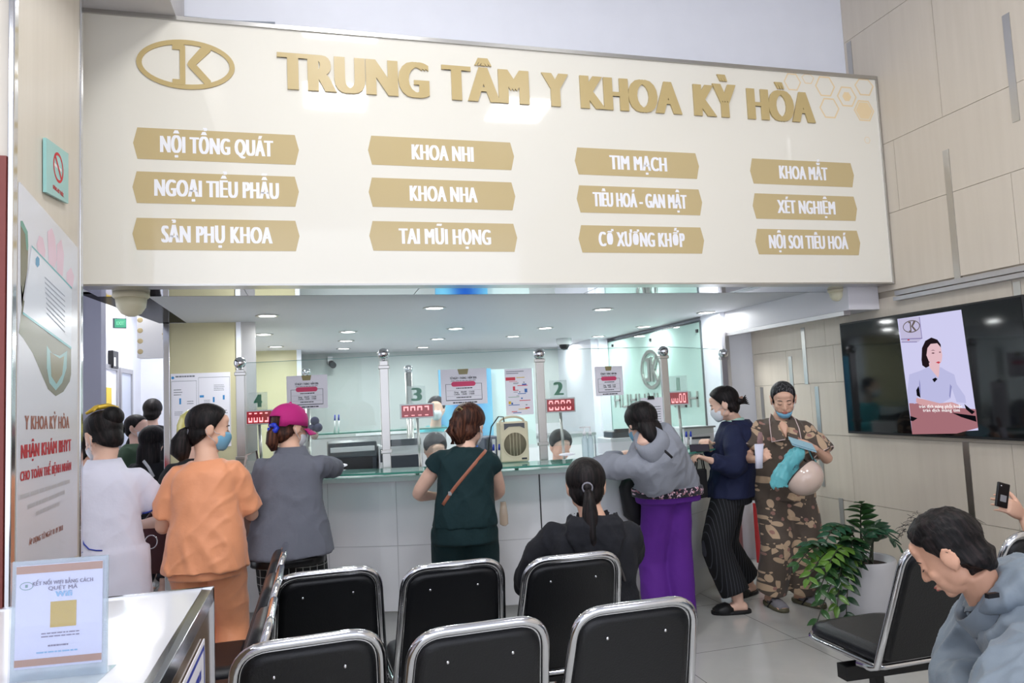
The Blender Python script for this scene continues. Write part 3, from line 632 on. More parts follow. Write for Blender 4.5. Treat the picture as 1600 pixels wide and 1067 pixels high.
# pen bundles, bottles, small packets
bluep = mat('blue_plastic', (38, 60, 170), .3); clr = glassmat('clear_plastic', (228, 236, 240), .3, .05)
def marker(px, py, y0, zb, lab, h=.12, z1=None):
    p = at(px, py, y=y0); t = thing('marker_pen', lab, 'pen', (p.x, p.y, zb)); 
    obj('barrel', MB().cyl((p.x, p.y, zb), (p.x+.004, p.y, zb+h*.68), .007, n=12), white, t); obj('cap', MB().cyl((p.x+.004, p.y, zb+h*.68), (p.x+.006, p.y, zb+h), .0085, .006, n=12), bluep, t)
for (px, s) in ((770, 'left'), (779, 'right')): marker(px, 700, base.y+.03, 1.079, s+' one of two white and blue pens beside the beige loudspeaker')
pz = at(1075, 690, z=1.079)
for (px, s) in ((1072, 'left'), (1079, 'right')): marker(px, 690, 4.72, 1.079, s+' one of two white and blue pens near window sign 1')
pz = at(525, 676, y=6.8)
for (px, s) in ((523, 'left'), (529, 'right')): marker(px, 676, 6.85, pz.z, s+' one of two pens on the rear glass shelf', .16)
for px, s in ((915, 'left'), (924, 'right')):
    p = at(px, 716, z=1.079); p.y = 4.52; p = at(px, 716, y=4.5)
    t = thing('sanitiser_bottle', s+' clear pump bottle on the ledge beside the leaning woman', 'bottle', (p.x, 4.5, 1.079))
    obj('bottle_body', MB().lathe([(.018, 0), (.02, .005), (.02, .12), (.014, .14), (.01, .15)], (p.x, 4.5, 1.079)), clr, t)
    obj('pump', MB().lathe([(.011, .15), (.011, .17), (.004, .172), (.004, .2)], (p.x, 4.5, 1.079), 12).box((p.x-.03, 4.495, 1.275), (p.x+.006, 4.505, 1.284)), white, t)
for (px, py, w_, l_, lab) in [(886, 711, .06, .02, 'white paper packet lying on the ledge beneath window sign 2'), (549-240+0, 0, 0, 0, None), (535, 728, .035, .02, 'small white clip packet lying on the glass ledge right of the pink cap'), (782, 718, .03, .025, 'crumpled white tissue beside the beige loudspeaker')]:
    if not lab: continue
    p = at(px, py, z=1.085); o = obj('paper_packet', MB().ball((p.x, p.y, 1.079+.011), (w_, .03, .011), 10, 6), paper); tag(o, lab, 'packet')
# clipped sheets hanging on the glass by window 1
pa = onpane(3, 1003, 622) if False else at(1001, 622, y=4.62); pb = at(1040, 703, y=4.62)
t = thing('clipped_papers', 'sheaf of white printed sheets held by a black binder clip near window sign 1', 'papers', (pa.x, 4.62, pb.z))
FP = frame((pa.x, 4.62, pa.z), (1, 0, 0), (.04, 0, 1)); W = pb.x-pa.x; Hh = pa.z-pb.z
obj('sheets', MB().box((0, -Hh, -.006), (W, 0, 0), FP), paper, t)
bb = MB(); lines(bb, FP, W*.35, W*.92, -Hh*.9, -Hh*.15, 16, .3, .001, .1, 5); obj('printed_text', bb, inkg, t)
obj('binder_clip', MB().prism([(W*.3, -.012), (W*.62, -.012), (W*.58, .012), (W*.34, .012)], -.012, .006, FP).tube([FP @ V((W*.4, .01, 0)), FP @ V((W*.36, .04, .004)), FP @ V((W*.42, .01, 0))], .0015, 6), black, t)
# cctv dome and box cameras on ceiling
p = at(882, 547, y=8.2)
t = thing('dome_camera', 'white dome security camera on the low ceiling above window sign 2', 'camera', (p.x, 8.2, 2.17)); obj('housing', MB().lathe([(.09, 0), (.09, -.05), (.07, -.07)], (p.x, 8.2, 2.17)), white, t); obj('dome', MB().ball((p.x, 8.2, 2.095), .06), black, t)
p = at(517, 567, y=9.2)
t = thing('wall_camera', 'small dark security camera high on the back wall left of centre', 'camera', (p.x, 9.55, p.z)); obj('camera_body', MB().cyl((p.x, 9.6, p.z+.03), (p.x+.03, 9.35, p.z-.02), .04), black, t); obj('bracket', MB().box((p.x-.03, 9.5, p.z), (p.x+.03, 9.6, p.z+.1)), white, t)
# ceramic domes under the mirror strip
for (px, py, r, lab, yy) in [(205, 463, .085, 'cream bell shaped lamp under the left end of the mirror strip', 4.3), (1308, 466, .055, 'small cream round lamp under the right end of the mirror strip', 4.3)]:
    p = at(px, py, y=yy); t = thing('hanging_lamp', lab, 'lamp', (p.x, yy, 2.142)); k = r/.085; zt = 2.142
    obj('lamp_collar', MB().lathe([(.09*k, 0), (.092*k, -.02*k), (.08*k, -.03*k)], (p.x, yy, zt)), bei, t)
    obj('lamp_globe', MB().lathe([(.078*k, -.03*k), (.072*k, -.075*k), (.05*k, -.11*k), (.02*k, -.125*k), (.002, -.126*k)], (p.x, yy, zt)), mat('cream_opal', (232, 226, 196), .3), t)
# poster on the cream column
a, b = at(266, 584, y=5.95), at(361, 697, y=5.95)
t = thing('information_poster', 'white two column information poster on the cream column', 'poster', (a.x, 5.95, a.z)); M = frame((a.x, 5.968, a.z), (1, 0, 0), (0, 0, 1)); W = b.x-a.x; Hh = a.z-b.z
obj('sheet', MB().box((0, -Hh, 0), (W, 0, .004), M), paper, t)
bb = MB(); lines(bb, M, W*.08, W*.4, -Hh*.06, -Hh*.02, 1, .5, .0045, 0)
for (x0, x1, y0, y1, n, sd) in [(.05,.2,.3,.2,3,2),(.27,.38,.42,.36,2,3),(.06,.2,.56,.5,3,4),(.27,.4,.72,.66,2,5),(.06,.2,.88,.8,3,6),(.72,.9,.25,.16,4,7),(.55,.66,.42,.36,3,8),(.5,.62,.62,.56,2,9),(.84,.95,.6,.5,3,10)]: lines(bb, M, W*x0, W*x1, -Hh*y0, -Hh*y1, n, .3, .0045, .2, sd)
for (x0, y0, x1, y1) in [(.01,.1,.43,.105),(.01,.97,.43,.975),(.01,.1,.014,.975),(.426,.1,.43,.975),(.46,.06,.99,.065),(.46,.06,.464,.9),(.986,.06,.99,.97)]: quad(bb, M, W*x0, -Hh*y1, W*x1, -Hh*y0, .0045)
obj('printed_text', bb, inkg, t)
bb = MB(); [quad(bb, M, W*x0, -Hh*y1, W*x1, -Hh*y0, .005) for x0, y0, x1, y1 in [(.14,.33,.17,.41),(.14,.62,.19,.68),(.25,.78,.27,.83),(.48,.3,.55,.33),(.7,.33,.73,.4),(.72,.5,.79,.53),(.7,.56,.79,.61),(.87,.31,.9,.37)]]
bb.lathe([(W*.025, 0), (W*.025, .001)], n=18, M=M @ Matrix.Translation((W*.035, -Hh*.055, .004))); obj('blue_print', bb, inkb, t)
# corridor fittings
t = thing('exit_sign', 'small green lit emergency exit sign hanging in the left corridor', 'sign', at(187, 505, y=8.0)); c = at(187, 505, y=8.0); M = frame(c, (1, .35, 0), (0, 0, 1))
obj('case', MB().box((-.06, -.05, -.03), (.06, .05, 0), M), dkg, t); obj('lit_face', MB().box((-.045, -.042, 0), (.055, .042, .002), M), mat('exit_green', (40, 110, 84), .4, emit=(40, 150, 110), estr=.4), t)
bb = MB(); text(bb, 'EXIT', M, .005, -.018, .07, .036, .02, .003, fat=.05); obj('sign_lettering', bb, emat('exit_letter', (150, 240, 200), 1), t)
obj('rod', MB().cyl(c+V((-.03, 0, .05)), V((c.x-.03, c.y, 2.75)), .003, n=6).cyl(c+V((.05, 0.02, .05)), V((c.x+.05, c.y+.02, 2.75)), .003, n=6), alu, t)
c = at(178, 562, x=-1.97)
t = thing('access_reader', 'black door access box on the left corridor wall', 'door reader', c); obj('case', MB().box((-2.0, c.y-.11, c.z-.09), (-1.95, c.y+.11, c.z+.09)), black, t, bevel=.006); obj('label_strip', MB().box((-1.952, c.y-.08, c.z-.07), (-1.948, c.y-.02, c.z+.02)), paper, t)
c = at(167, 610, x=-1.98); 
t = thing('door_notice', 'white notice with yellow square on the corridor door', 'notice', c); obj('sheet', MB().box((-1.984, c.y-.2, c.z-.3), (-1.98, c.y+.2, c.z+.2)), paper, t)
p = at(167, 621, x=-1.978); obj('yellow_square', MB().box((-1.98, p.y-.02, p.z-.12), (-1.976, p.y+.17, p.z+.1)), mat('yellow_print', (240, 206, 60), .5), t)
a, b = at(214, 494, y=7.6), at(262, 558, y=7.6)
t = thing('hanging_banner_box', 'white hanging sign box with gold marks in the left corridor', 'sign', (a.x, 7.6, b.z)); obj('box', MB().box((a.x, 7.6, b.z), (b.x+.02, 7.75, 2.75)), mat('banner_white', (232, 230, 226), .4), t)
M = frame((a.x, 7.6, b.z), (1, 0, 0), (0, 0, 1)); W = b.x-a.x
bb = MB(); text(bb, 'NH', M, W*.82, .36, W*.3, .07, .02, .002, fat=.06); text(bb, 'Đ', M, W*.93, .17, W*.22, .1, .02, .002, fat=.06)
for k in range(5): bb.ball(M @ V((W*.1, .06+k*.1, 0)), (.025, .002, .025), 12, 6)
obj('gold_marks', bb, gold, t)

for (px, py, yy, wh) in [(478, 582, 5.9, 'behind the notice above the pink cap'), (638, 577, 5.9, 'behind the green numeral three')]:
    p = at(px, py, y=yy); t = thing('rear_post', 'thin grey steel post with small ball '+wh, 'post', (p.x, yy, 0), 'rear posts seen through the glass')
    obj('shaft', MB().cyl((p.x, yy, 0), (p.x, yy, p.z-.03), .028), steel, t); obj('ball_finial', MB().ball((p.x, yy, p.z), .036), chrome, t)
p = at(492, 664, y=5.84); t = thing('hanging_toy', 'small dark and beige plush toy hung on the rear post beside the pink cap', 'toy', p)
b = MB(); [b.ball(p+V(q), r, 14, 10) for q, r in [((0, 0, .03), .034), ((.022, -.01, -.02), .034), ((-.02, 0, -.02), .028)]]; obj('toy_body', b, mat('dark_plush', (56, 58, 84), .95), t)
b = MB(); b.ball(p+V((-.005, -.01, -.075)), (.03, .02, .035), 14, 10); obj('toy_belly', b, mat('beige_plush', (176, 156, 146), .95), t)
# ------------------------------------------------------------------ figure building
def evalmesh(o):
    dg = bpy.context.evaluated_depsgraph_get(); return bpy.data.meshes.new_from_object(o.evaluated_get(dg))
def fuse(name, mb, m, parent, vox=.008, sm=4, disp=0, dsize=.12, label=None, sfac=.6, mtx=None):
    """weld overlapping forms into one continuous smooth skin"""
    me = bpy.data.meshes.new(name); me.from_pydata(mb.v, [], mb.f); me.update()
    bm = bmesh.new(); bm.from_mesh(me); bmesh.ops.remove_doubles(bm, verts=bm.verts, dist=1e-5); bmesh.ops.recalc_face_normals(bm, faces=bm.faces); bm.to_mesh(me); bm.free()
    o = bpy.data.objects.new('w', me); COL.objects.link(o)
    r = o.modifiers.new('r', 'REMESH'); r.mode = 'VOXEL'; r.voxel_size = vox; r.use_smooth_shade = True
    s = o.modifiers.new('s', 'SMOOTH'); s.iterations = sm; s.factor = sfac
    m2 = evalmesh(o)
    if disp:
        from mathutils import noise as NZ
        sd = V((len(bpy.data.meshes)*1.37, 3.1, 0)); co = [v.co.copy() for v in m2.vertices]; nn = [v.normal.copy() for v in m2.vertices]; q = .1/dsize
        RA = Matrix.Rotation(.5, 3, 'Y') @ Matrix.Diagonal((1, 1, 1)); RB = Matrix.Rotation(-.75, 3, 'Y')
        for v, c_, n_ in zip(m2.vertices, co, nn):
            a = RA @ c_; b_ = RB @ c_
            h1 = abs(NZ.noise(V((a.x*9*q, a.y*9*q, a.z*3.2*q))+sd)); h2 = abs(NZ.noise(V((b_.x*13*q, b_.y*13*q, b_.z*4.5*q))-sd)); h3 = NZ.noise(c_*5*q+sd)
            v.co = c_+n_*disp*.62*(.34-1.25*min(h1, .38)-.8*min(h2, .3)+.4*h3)
        m2.update()
    bpy.data.objects.remove(o); bpy.data.meshes.remove(me)
    m2.name = name; m2.polygons.foreach_set('use_smooth', [True]*len(m2.polygons))
    q = link(name, m2, m, parent, 0, label)
    if mtx is not None: q.matrix_parent_inverse = Matrix.Translation(parent.location).inverted(); q.matrix_basis = mtx
    return q
def ell(c, s, f, rs, rf, n=24, p=2.3, rb=None):
    out = []
    for k in range(n):
        a = 2*PI*k/n; ca, sa = math.cos(a), math.sin(a)
        x = math.copysign(abs(ca)**(2/p), ca); y = math.copysign(abs(sa)**(2/p), sa)
        out.append(c+s*(x*rs)+f*(y*(rf if sa >= 0 or rb is None else rb)))
    return out
def ik(S_, W, a, b, pole):
    d = W-S_; L = min(d.length, (a+b)*.999); u = d.normalized(); W = S_+u*L
    x = (a*a-b*b+L*L)/(2*L); h = math.sqrt(max(a*a-x*x, 1e-6)); p = (pole-u*pole.dot(u)).normalized()
    return S_+u*x+p*h, W
def terp(tab, t):
    for i in range(len(tab)-1):
        if t <= tab[i+1][0]:
            a, b = tab[i], tab[i+1]; k = (t-a[0])/(b[0]-a[0]); k = max(0, min(1, k)); return [a[j]+(b[j]-a[j])*k for j in range(1, len(a))]
    return list(tab[-1][1:])
FEM = [(-.2, .06, .06, .06), (-.1, .15, .10, .11), (0, .172, .115, .13), (.15, .162, .112, .115), (.38, .138, .105, .095), (.6, .146, .122, .10), (.8, .150, .098, .100), (.88, .128, .078, .088), (.95, .092, .062, .070), (1.0, .062, .052, .056), (1.06, .05, .05, .05)]
GAR = [(-.5, .178, .122, .135), (0, .174, .118, .132), (.15, .168, .115, .122), (.38, .155, .112, .108), (.6, .155, .122, .106), (.8, .158, .105, .105), (.88, .140, .088, .098), (.95, .105, .072, .080), (1.0, .074, .060, .066), (1.06, .060, .055, .056)]
def rotv(v, ax, a): return Matrix.Rotation(a, 3, ax) @ v
skin = mat('skin', (234, 192, 170), .5, var=.04, bump=(60, .05)); skin2 = mat('skin_tan', (230, 184, 158), .5, var=.05, bump=(60, .06))
def cloth(name, c, rough=.85, var=.05, sc=26, st=.35, sheen=.0):
    m = mat(name, c, rough, var=var, bump=(sc, st), sheen=sheen); return m
def hairmat(name, c, c2=None, sc=(130, 130, 7)):
    m = mat(name, c, .5, bump=(1.0, .3, sc), spec=.25)
    if c2:
        nt = m.node_tree; b = nt.nodes['Principled BSDF']; tc = nt.nodes.new('ShaderNodeTexCoord'); mp = nt.nodes.new('ShaderNodeMapping'); mp.inputs['Scale'].default_value = (90, 90, 6)
        n = nt.nodes.new('ShaderNodeTexNoise'); n.inputs['Scale'].default_value = 1; nt.links.new(tc.outputs['Object'], mp.inputs[0]); nt.links.new(mp.outputs[0], n.inputs['Vector'])
        cr = nt.nodes.new('ShaderNodeValToRGB'); cr.color_ramp.elements[0].position = .45; cr.color_ramp.elements[1].position = .68; cr.color_ramp.elements[0].color = (*lin(c), 1); cr.color_ramp.elements[1].color = (*lin(c2), 1)
        nt.links.new(n.outputs['Fac'], cr.inputs[0]); nt.links.new(cr.outputs[0], b.inputs['Base Color'])
    return m
hblack = hairmat('black_hair', (14, 12, 13), (42, 34, 34)); hbrown = hairmat('brown_hair', (48, 27, 21), (96, 58, 42)); hgrey = hairmat('greying_hair', (24, 23, 25), (96, 94, 97))
maskb = cloth('blue_mask_cloth', (120, 176, 206), .7, 0, 200, .1); maskw = cloth('white_mask_cloth', (226, 228, 234), .7, 0, 200, .1)

def hand(mb, W, d, n, th, curl=.5, k=1., spread=.12, rel=(1, 1, 1, 1), thumb=.6):
    """palm and five fingers; d = finger direction, n = back of hand, th = side the thumb is on"""
    d = d.normalized(); n = (n-d*n.dot(d)).normalized(); s = d.cross(n)
    if s.dot(th) < 0: s = -s
    # s points to the thumb side
    rg = []
    for (t, w_, tk) in [(-.012, .024, .019), (.01, .028, .018), (.035, .037, .016), (.065, .040, .014), (.085, .038, .011)]:
        rg.append(ell(W+d*t*k, s, n, w_*k, tk*k, 16, 2.6))
    mb.loft(rg)
    for i, (off, L, r) in enumerate([(.029, .070, .0088), (.010, .079, .0090), (-.010, .073, .0086), (-.029, .058, .0076)]):
        p = W+d*.076*k+s*off*k; dd = rotv(d, n, -spread*(off/.03)*(1 if s.cross(d).dot(n) > 0 else -1)); c = curl*rel[i]; ax = s
        sg = 1 if (rotv(d, s, .3)-d).dot(n) < 0 else -1
        P = [p-d*.02*k, p]
        for j, fr in enumerate((.45, .3, .25)):
            dd = rotv(dd, s, sg*c*(.9 if j else .7)); p = p+dd*L*fr*k; P.append(p)
        mb.tube(P, [r*k, r*1.02*k, r*.96*k, r*.88*k, r*.7*k], 10); mb.ball(P[-1], r*.72*k, 10, 6); 
    p = W+d*.022*k+s*.024*k; dd = (d*.62+s*.7-n*.35*thumb).normalized(); P = [W+d*.01*k+s*.008*k, p]
    for j, L in enumerate((.036, .03, .024)):
        p = p+dd*L*k; P.append(p); dd = (dd+d*.35-n*.3*thumb-s*.15*j).normalized()
    mb.tube(P, [.013*k, .0135*k, .0115*k, .0100*k, .0078*k], 10); mb.ball(P[-1], .008*k, 10, 6)

def headmtx(c, yaw_dir, pitch=0, roll=0):
    f = V((yaw_dir[0], yaw_dir[1], 0)).normalized(); r = f.cross(V((0, 0, 1)))
    f2 = rotv(f, r, pitch); u = r.cross(f2)
    if roll: r = rotv(r, f2, roll); u = r.cross(f2)
    return Matrix(((r.x, f2.x, u.x, c[0]), (r.y, f2.y, u.y, c[1]), (r.z, f2.z, u.z, c[2]), (0, 0, 0, 1)))
def head_forms(mb, H_, k=1., male=0):
    def B(c, r): mb.ball(H_ @ V([v*k for v in c]), [v*k for v in r], 20, 14, M=H_.to_3x3())
    B((0, -.014, .042), (.074, .092, .078)); B((0, .020, -.008), (.061+.003*male, .068, .083)); B((0, .034, -.058), (.046+.006*male, .046, .040))
    B((0, .064, -.083), (.021+.004*male, .018, .016)); B((0, .074, .028), (.046, .014, .012+.002*male)); B((0, .068, .055), (.045, .02, .03))
    for s in (-1, 1):
        B((s*.039, .060, -.020), (.020, .020, .020)); B((s*.030, .0765, .008), (.0155, .010, .0095)); B((s*.011, .096, -.027), (.0075, .0085, .006))
        B((s*.028, .052, -.045), (.024, .026, .026)); B((s*.046, .01, -.045), (.018, .035, .03))
        # ear: rim and bowl
        P = [H_ @ (V((s*(.073+.010*math.sin(t*.9)+.004), -.010-.020*math.cos(t), .002+.031*math.sin(t)-.008*(math.cos(t) < -.3)))*k) for t in [(-.55+1.55*i/10)*PI*.95 for i in range(11)]]
        mb.tube(P, [.005*k]*11, 8); B((s*.079, -.007, .0), (.0075, .021, .030)); B((s*.077, -.004, -.028), (.006, .007, .008))
    mb.tube([H_ @ (V(p)*k) for p in [(0, .080, .022), (0, .090, .002), (0, .101, -.018), (0, .103, -.026)]], [.006*k, .008*k, .0105*k, .0095*k], 10)
    B((0, .0885, -.053), (.022, .009, .0048)); B((0, .0865, -.0615), (.018, .009, .0052))
    B((0, .105, -.026), (.0085, .006, .0075))
def hairshell(mb, H_, k=1., th=.010, low=0., front=0., volume=0., bald=0, nseg=56, mseg=38, side=0., wav=0.):
    """scalp hair: a shell that dives under the skin outside the hairline"""
    C0 = V((0, -.012, .022)); vs = []
    E = [((0, -.014, .042), (.074, .092, .078)), ((0, -.02, -.01), (.066, .074, .075))]
    def surf(d):
        best = 0
        for c, r in E:
            c = V(c)-C0; A = sum((d[i]/r[i])**2 for i in range(3)); Bq = -2*sum(d[i]*c[i]/r[i]**2 for i in range(3)); Cq = sum((c[i]/r[i])**2 for i in range(3))-1
            D = Bq*Bq-4*A*Cq
            if D > 0: best = max(best, (-Bq+math.sqrt(D))/(2*A))
        return best
    hb = [(-.2, -.9), (-.095-low, -.9), (-.085-low, -.06), (-.045, -.035), (-.03, -.03), (-.012, .008+side), (.03, .026+side), (.06, .045+front), (.085, .062+front), (.10, .078+front), (.13, .2)]
    for i in range(mseg+1):
        a = PI*i/mseg
        for j in range(nseg):
            b_ = 2*PI*j/nseg; d = V((math.sin(a)*math.sin(b_), math.sin(a)*math.cos(b_), math.cos(a)))
            R_ = surf(d); p = C0+d*R_; lim = terp(hb, p.z)[0]
            e = (lim-p.y)/.012; e = max(-1, min(1, e))
            t_ = th+volume*max(0, d.z*.5+.5)+wav*math.sin(j*2.1+i*.4)*.5
            off = t_ if e > 0 else -.012
            if e > 0: off = -.004+(t_+.004)*min(1, e*1.2)
            if low and p.z < -.02: off += .006
            vs.append(H_ @ ((C0+d*(R_+off))*k))
    n = nseg; mb.add(vs, [((i+1)*n+q, (i+1)*n+(q+1) % n, i*n+(q+1) % n, i*n+q) for i in range(mseg) for q in range(n)], True)
def facebits(H_, k, par, m_h, m_l, closed=True, brows=True, lips=True):
    I = lambda p: H_ @ (V(p)*k)
    for s in (-1, 1):
        if brows: 
            obj('eyebrow', MB().tube([I((s*x, y, z)) for x, y, z in [(.014, .0885, .026), (.026, .088, .031), (.038, .081, .030), (.047, .071, .024)]], [.0016, .0026, .0022, .001], 8, flat=.8), m_h, par)
        obj('eyelashes', MB().tube([I((s*x, y, z)) for x, y, z in [(.017, .0845, .006), (.024, .0868, .0022), (.031, .0868, .001), (.039, .083, .0025), (.045, .0765, .006)]], [.0008, .0014, .0015, .0014, .0006], 6), mat('lash_line', (40, 28, 26), .6), par)
    if lips:
        b = MB(); b.ball(I((0, .0905, -.0535)), (.0195*k, .0085*k, .0042*k), 16, 8, M=H_.to_3x3()); b.ball(I((0, .089, -.0615)), (.0165*k, .0085*k, .0048*k), 16, 8, M=H_.to_3x3()); obj('lips', b, m_l, par)
def facemask(H_, k, par, m, lowered=0.):
    I = lambda p: H_ @ (V(p)*k); rg = []
    zz = [-.002, -.014, -.03, -.05, -.068, -.088, -.098]; hw = [.046, .055, .058, .056, .050, .036, .02]; fy = [.097, .107, .111, .106, .099, .090, .078]; by = [.060, .045, .032, .028, .030, .04, .05]
    if lowered: zz = [-.062, -.070, -.080, -.094, -.104]; hw = [.052, .053, .050, .042, .03]; fy = [.088, .096, .098, .092, .082]; by = [.03, .028, .03, .036, .045]
    n = 18; vs = []; m_ = len(zz)
    for z, w_, f_, b_ in zip(zz, hw, fy, by):
        for q in range(n+1):
            a = -PI/2+PI*q/n; vs.append(I((w_*math.sin(a), b_+(f_-b_)*math.cos(a)**.75, z)))
    mb = MB(); mb.add(vs, [(i*(n+1)+q, i*(n+1)+q+1, (i+1)*(n+1)+q+1, (i+1)*(n+1)+q) for i in range(m_-1) for q in range(n)], True)
    o = obj('face_mask', mb, m, par); so = o.modifiers.new('s', 'SOLIDIFY'); so.thickness = .002
    b = MB()
    for s in (-1, 1):
        zt, zb = zz[1], zz[-3]
        b = MB(); b.tube([I(p) for p in [(s*hw[1], by[1], zt), (s*.070, .02, zt+.004 if not lowered else -.03), (s*.080, -.006, .02), (s*.082, -.028, .0), (s*.078, -.014, -.026), (s*.066, .02, -.05), (s*hw[-3], by[-3], zb)]], .0014, 6); obj('ear_loop', b, maskw, o)
    return o

def person(label, pelvis, face, neck, headc, headdir, pitch=0, roll=0, h=1.55, fat=1., hands=None, poles=None, feet=None, knees=None, skinm=None, vox=.009, garments=(), hair=None, hairm=None, mask=None, mask_low=0., hk=1., male=0, curl=(.6, .6), hunch=.02, handspec=None, cat='person', group=None, legs=True, hlen=1., footdir=None, shw=.148, bits=False, armlen=1.):
    P = V(pelvis); N = V(neck); F = V((face[0], face[1], 0)).normalized(); R_ = F.cross(V((0, 0, 1)))
    root = thing('person', label, cat, (P.x, P.y, 0), group); sc = h/1.55; sm_ = skinm or skin
    U = (N-P).normalized(); Ft = (F-U*F.dot(U)).normalized(); Rt = Ft.cross(U).normalized()
    if Rt.dot(R_) < 0: Rt = -Rt
    mid = (P+N)*.5-Ft*hunch
    def spine(t):
        if t < 0 or t > 1: return (P+U*(t*(N-P).length)) if t < 0 else N+U*((t-1)*(N-P).length)
        return P*(1-t)**2+(mid*2-(P+N)*.5)*2*t*(1-t)*1.0+N*t*t
    def torso(mb, t0, t1, ease=0., flare=0., n=14, tab=FEM, tf=.5, front=0.):
        rg = []
        for i in range(n+1):
            t = t0+(t1-t0)*i/n; rs, rf, rb = terp(tab, t); k = sc*fat; fl = flare*max(0, (tf-t)/(tf-t0))**1.3 if t0 < tf else 0
            wq = max(0, min(1, 1-t/.35)) if legs else 0; fq = (Ft*(1-wq)+F*wq).normalized(); rq = (Rt*(1-wq)+R_*wq).normalized()
            rg.append(ell(spine(t) if not (legs and t < 0) else P+(U*.25+V((0, 0, .75)))*(t*(N-P).length), rq, fq, rs*k+ease+fl, rf*k+ease+fl+front, 28, 2.4, rb*k+ease+fl))
        mb.loft(rg); return mb
    SH = {s: spine(.835)+Rt*s*shw*sc for s in (-1, 1)}
    ua, fa = .265*sc*armlen, .235*sc*armlen; joints = {}
    for i, s in enumerate((-1, 1)):
        W = V(hands[i]) if hands and hands[i] is not None else SH[s]+V((0, 0, -.46*sc))+F*.05+R_*s*.04
        pole = V(poles[i]) if poles and poles[i] is not None else (-F*.6+R_*s*.6-V((0, 0, .5)))
        E, W = ik(SH[s], W, ua, fa, pole); joints[s] = (SH[s], E, W)
    th, sh = .385*sc, .375*sc; legj = {}
    if legs:
        for i, s in enumerate((-1, 1)):
            Hp = P+Rt*s*.085*sc+V((0, 0, -.03)); A = V(feet[i]) if feet else V((P.x, P.y, .075))+R_*s*.09
            pk = V(knees[i]) if knees else F
            K, A2 = ik(Hp, A, th, sh, pk); legj[s] = (Hp, K, A)
    def armtube(mb, s, f0, f1, ease, rw=1., end=0., slim=0.):
        S_, E, W = joints[s]; pts = [(S_-Rt*s*.05*sc+(E-S_)*-.02, .055)]; L = []
        tabr = [(0, .054), (.25, .049), (.5, .041), (.62, .039), (.85, .029), (1, .025)]
        N_ = 12
        for i in range(N_+1):
            f = f0+(f1-f0)*i/N_
            p = S_+(E-S_)*(f*2) if f <= .5 else E+(W-E)*(f*2-1)
            if .42 < f < .58: q = (f-.42)/.16; a = S_+(E-S_)*.84; c_ = E+(W-E)*.16; p = a*(1-q)**2+E*2*q*(1-q)+c_*q*q
            L.append((p, (terp(tabr, f)[0]*sc*(1+(fat-1)*.6))*rw+ease*min(1, .35+f*3.2)+end*max(0, (f-f0)/(f1-f0)-.4)-slim*max(0, 1-f*4)))
        if f0 == 0: L = [(S_-Rt*s*.075*sc+U*.008, .046*sc+ease*.3-slim)]+L
        mb.tube([a for a, b in L], [b for a, b in L], 18)
    def legtube(mb, s, f0, f1, radii, ease=0.):
        Hp, K, A = legj[s]; L = []; N_ = 12
        for i in range(N_+1):
            f = f0+(f1-f0)*i/N_; p = Hp+(K-Hp)*(f*2) if f <= .5 else K+(A-K)*(f*2-1)
            if .42 < f < .58: q = (f-.42)/.16; a = Hp+(K-Hp)*.84; c_ = K+(A-K)*.16; p = a*(1-q)**2+K*2*q*(1-q)+c_*q*q
            L.append((p, terp(radii, f)[0]*sc+ease))
        mb.tube([a for a, b in L], [b for a, b in L], 20)
    H_ = headmtx(headc, headdir, pitch, roll)
    b = MB(); torso(b, -.08 if legs else -.15, 1.06, -.012); head_forms(b, H_, hk, male)
    nk = V(headc)+H_.to_3x3() @ V((0, -.02, -.045))*hk
    b.tube([N-U*.06, N+U*.01, N.lerp(nk, .5), nk], [.075*sc, .056*sc, .050*sc, .052*sc], 18)
    for i, s in enumerate((-1, 1)):
        armtube(b, s, 0, 1, -.004, slim=.013); S_, E, W = joints[s]; dd = (W-E).normalized()
        hs = handspec[i] if handspec and handspec[i] else {}
        hd = V(hs.get('d', dd)); hn = V(hs.get('n', V((0, 0, 1)) if abs(dd.z) < .7 else R_*s)); tt = V(hs.get('t', F if abs(dd.z) > .7 else -R_*s))
        hand(b, W+dd*.01, hd, hn, tt, hs.get('curl', curl[i]), sc*.97, hs.get('spread', .12), hs.get('rel', (1, 1, 1, 1)), hs.get('thumb', .6))
        if legs:
            legtube(b, s, 0, 1, [(0, .088), (.25, .078), (.48, .058), (.55, .052), (.7, .053), (1, .034)])
            Hp, K, A = legj[s]; fd = V(footdir[i]).normalized() if footdir else F; rm = frame((0, 0, 0), V((fd.y, -fd.x, 0)), (0, 0, 1))
            fr = V((fd.y, -fd.x, 0)); g = V((A.x, A.y, A.z-.075))
            rg = [ell(g+fd*y+V((0, 0, z)), fr, V((0, 0, 1)), w_, hh, 16, 2.5) for y, z, w_, hh in [(-.055, .034, .018, .018), (-.045, .038, .028, .03), (0, .045, .033, .037), (.06, .034, .038, .028), (.12, .024, .044, .018), (.155, .018, .042, .013), (.175, .016, .03, .009)]]
            b.loft(rg); b.tube([A+V((0, 0, .06)), g+V((0, 0, .04))], [.032*sc, .03*sc], 14)
    body = fuse('body', b, sm_, root, vox, 3, sfac=.5)
    ctx = dict(root=root, torso=torso, arm=armtube, leg=legtube, J=joints, L=legj, spine=spine, F=F, R=R_, Ft=Ft, Rt=Rt, U=U, N=N, P=P, H=H_, sc=sc, fat=fat, hk=hk, body=body)
    if hair is not None:
        hb_ = MB(); hair(hb_, Matrix.Identity(4), hk); o = link('hair', hb_.mesh('hair'), hairm or hblack, root); o.matrix_parent_inverse = Matrix.Translation(root.location).inverted(); o.matrix_basis = H_; ctx['hair'] = o
    if mask: ctx['mask'] = facemask(H_, hk, root, mask, mask_low)
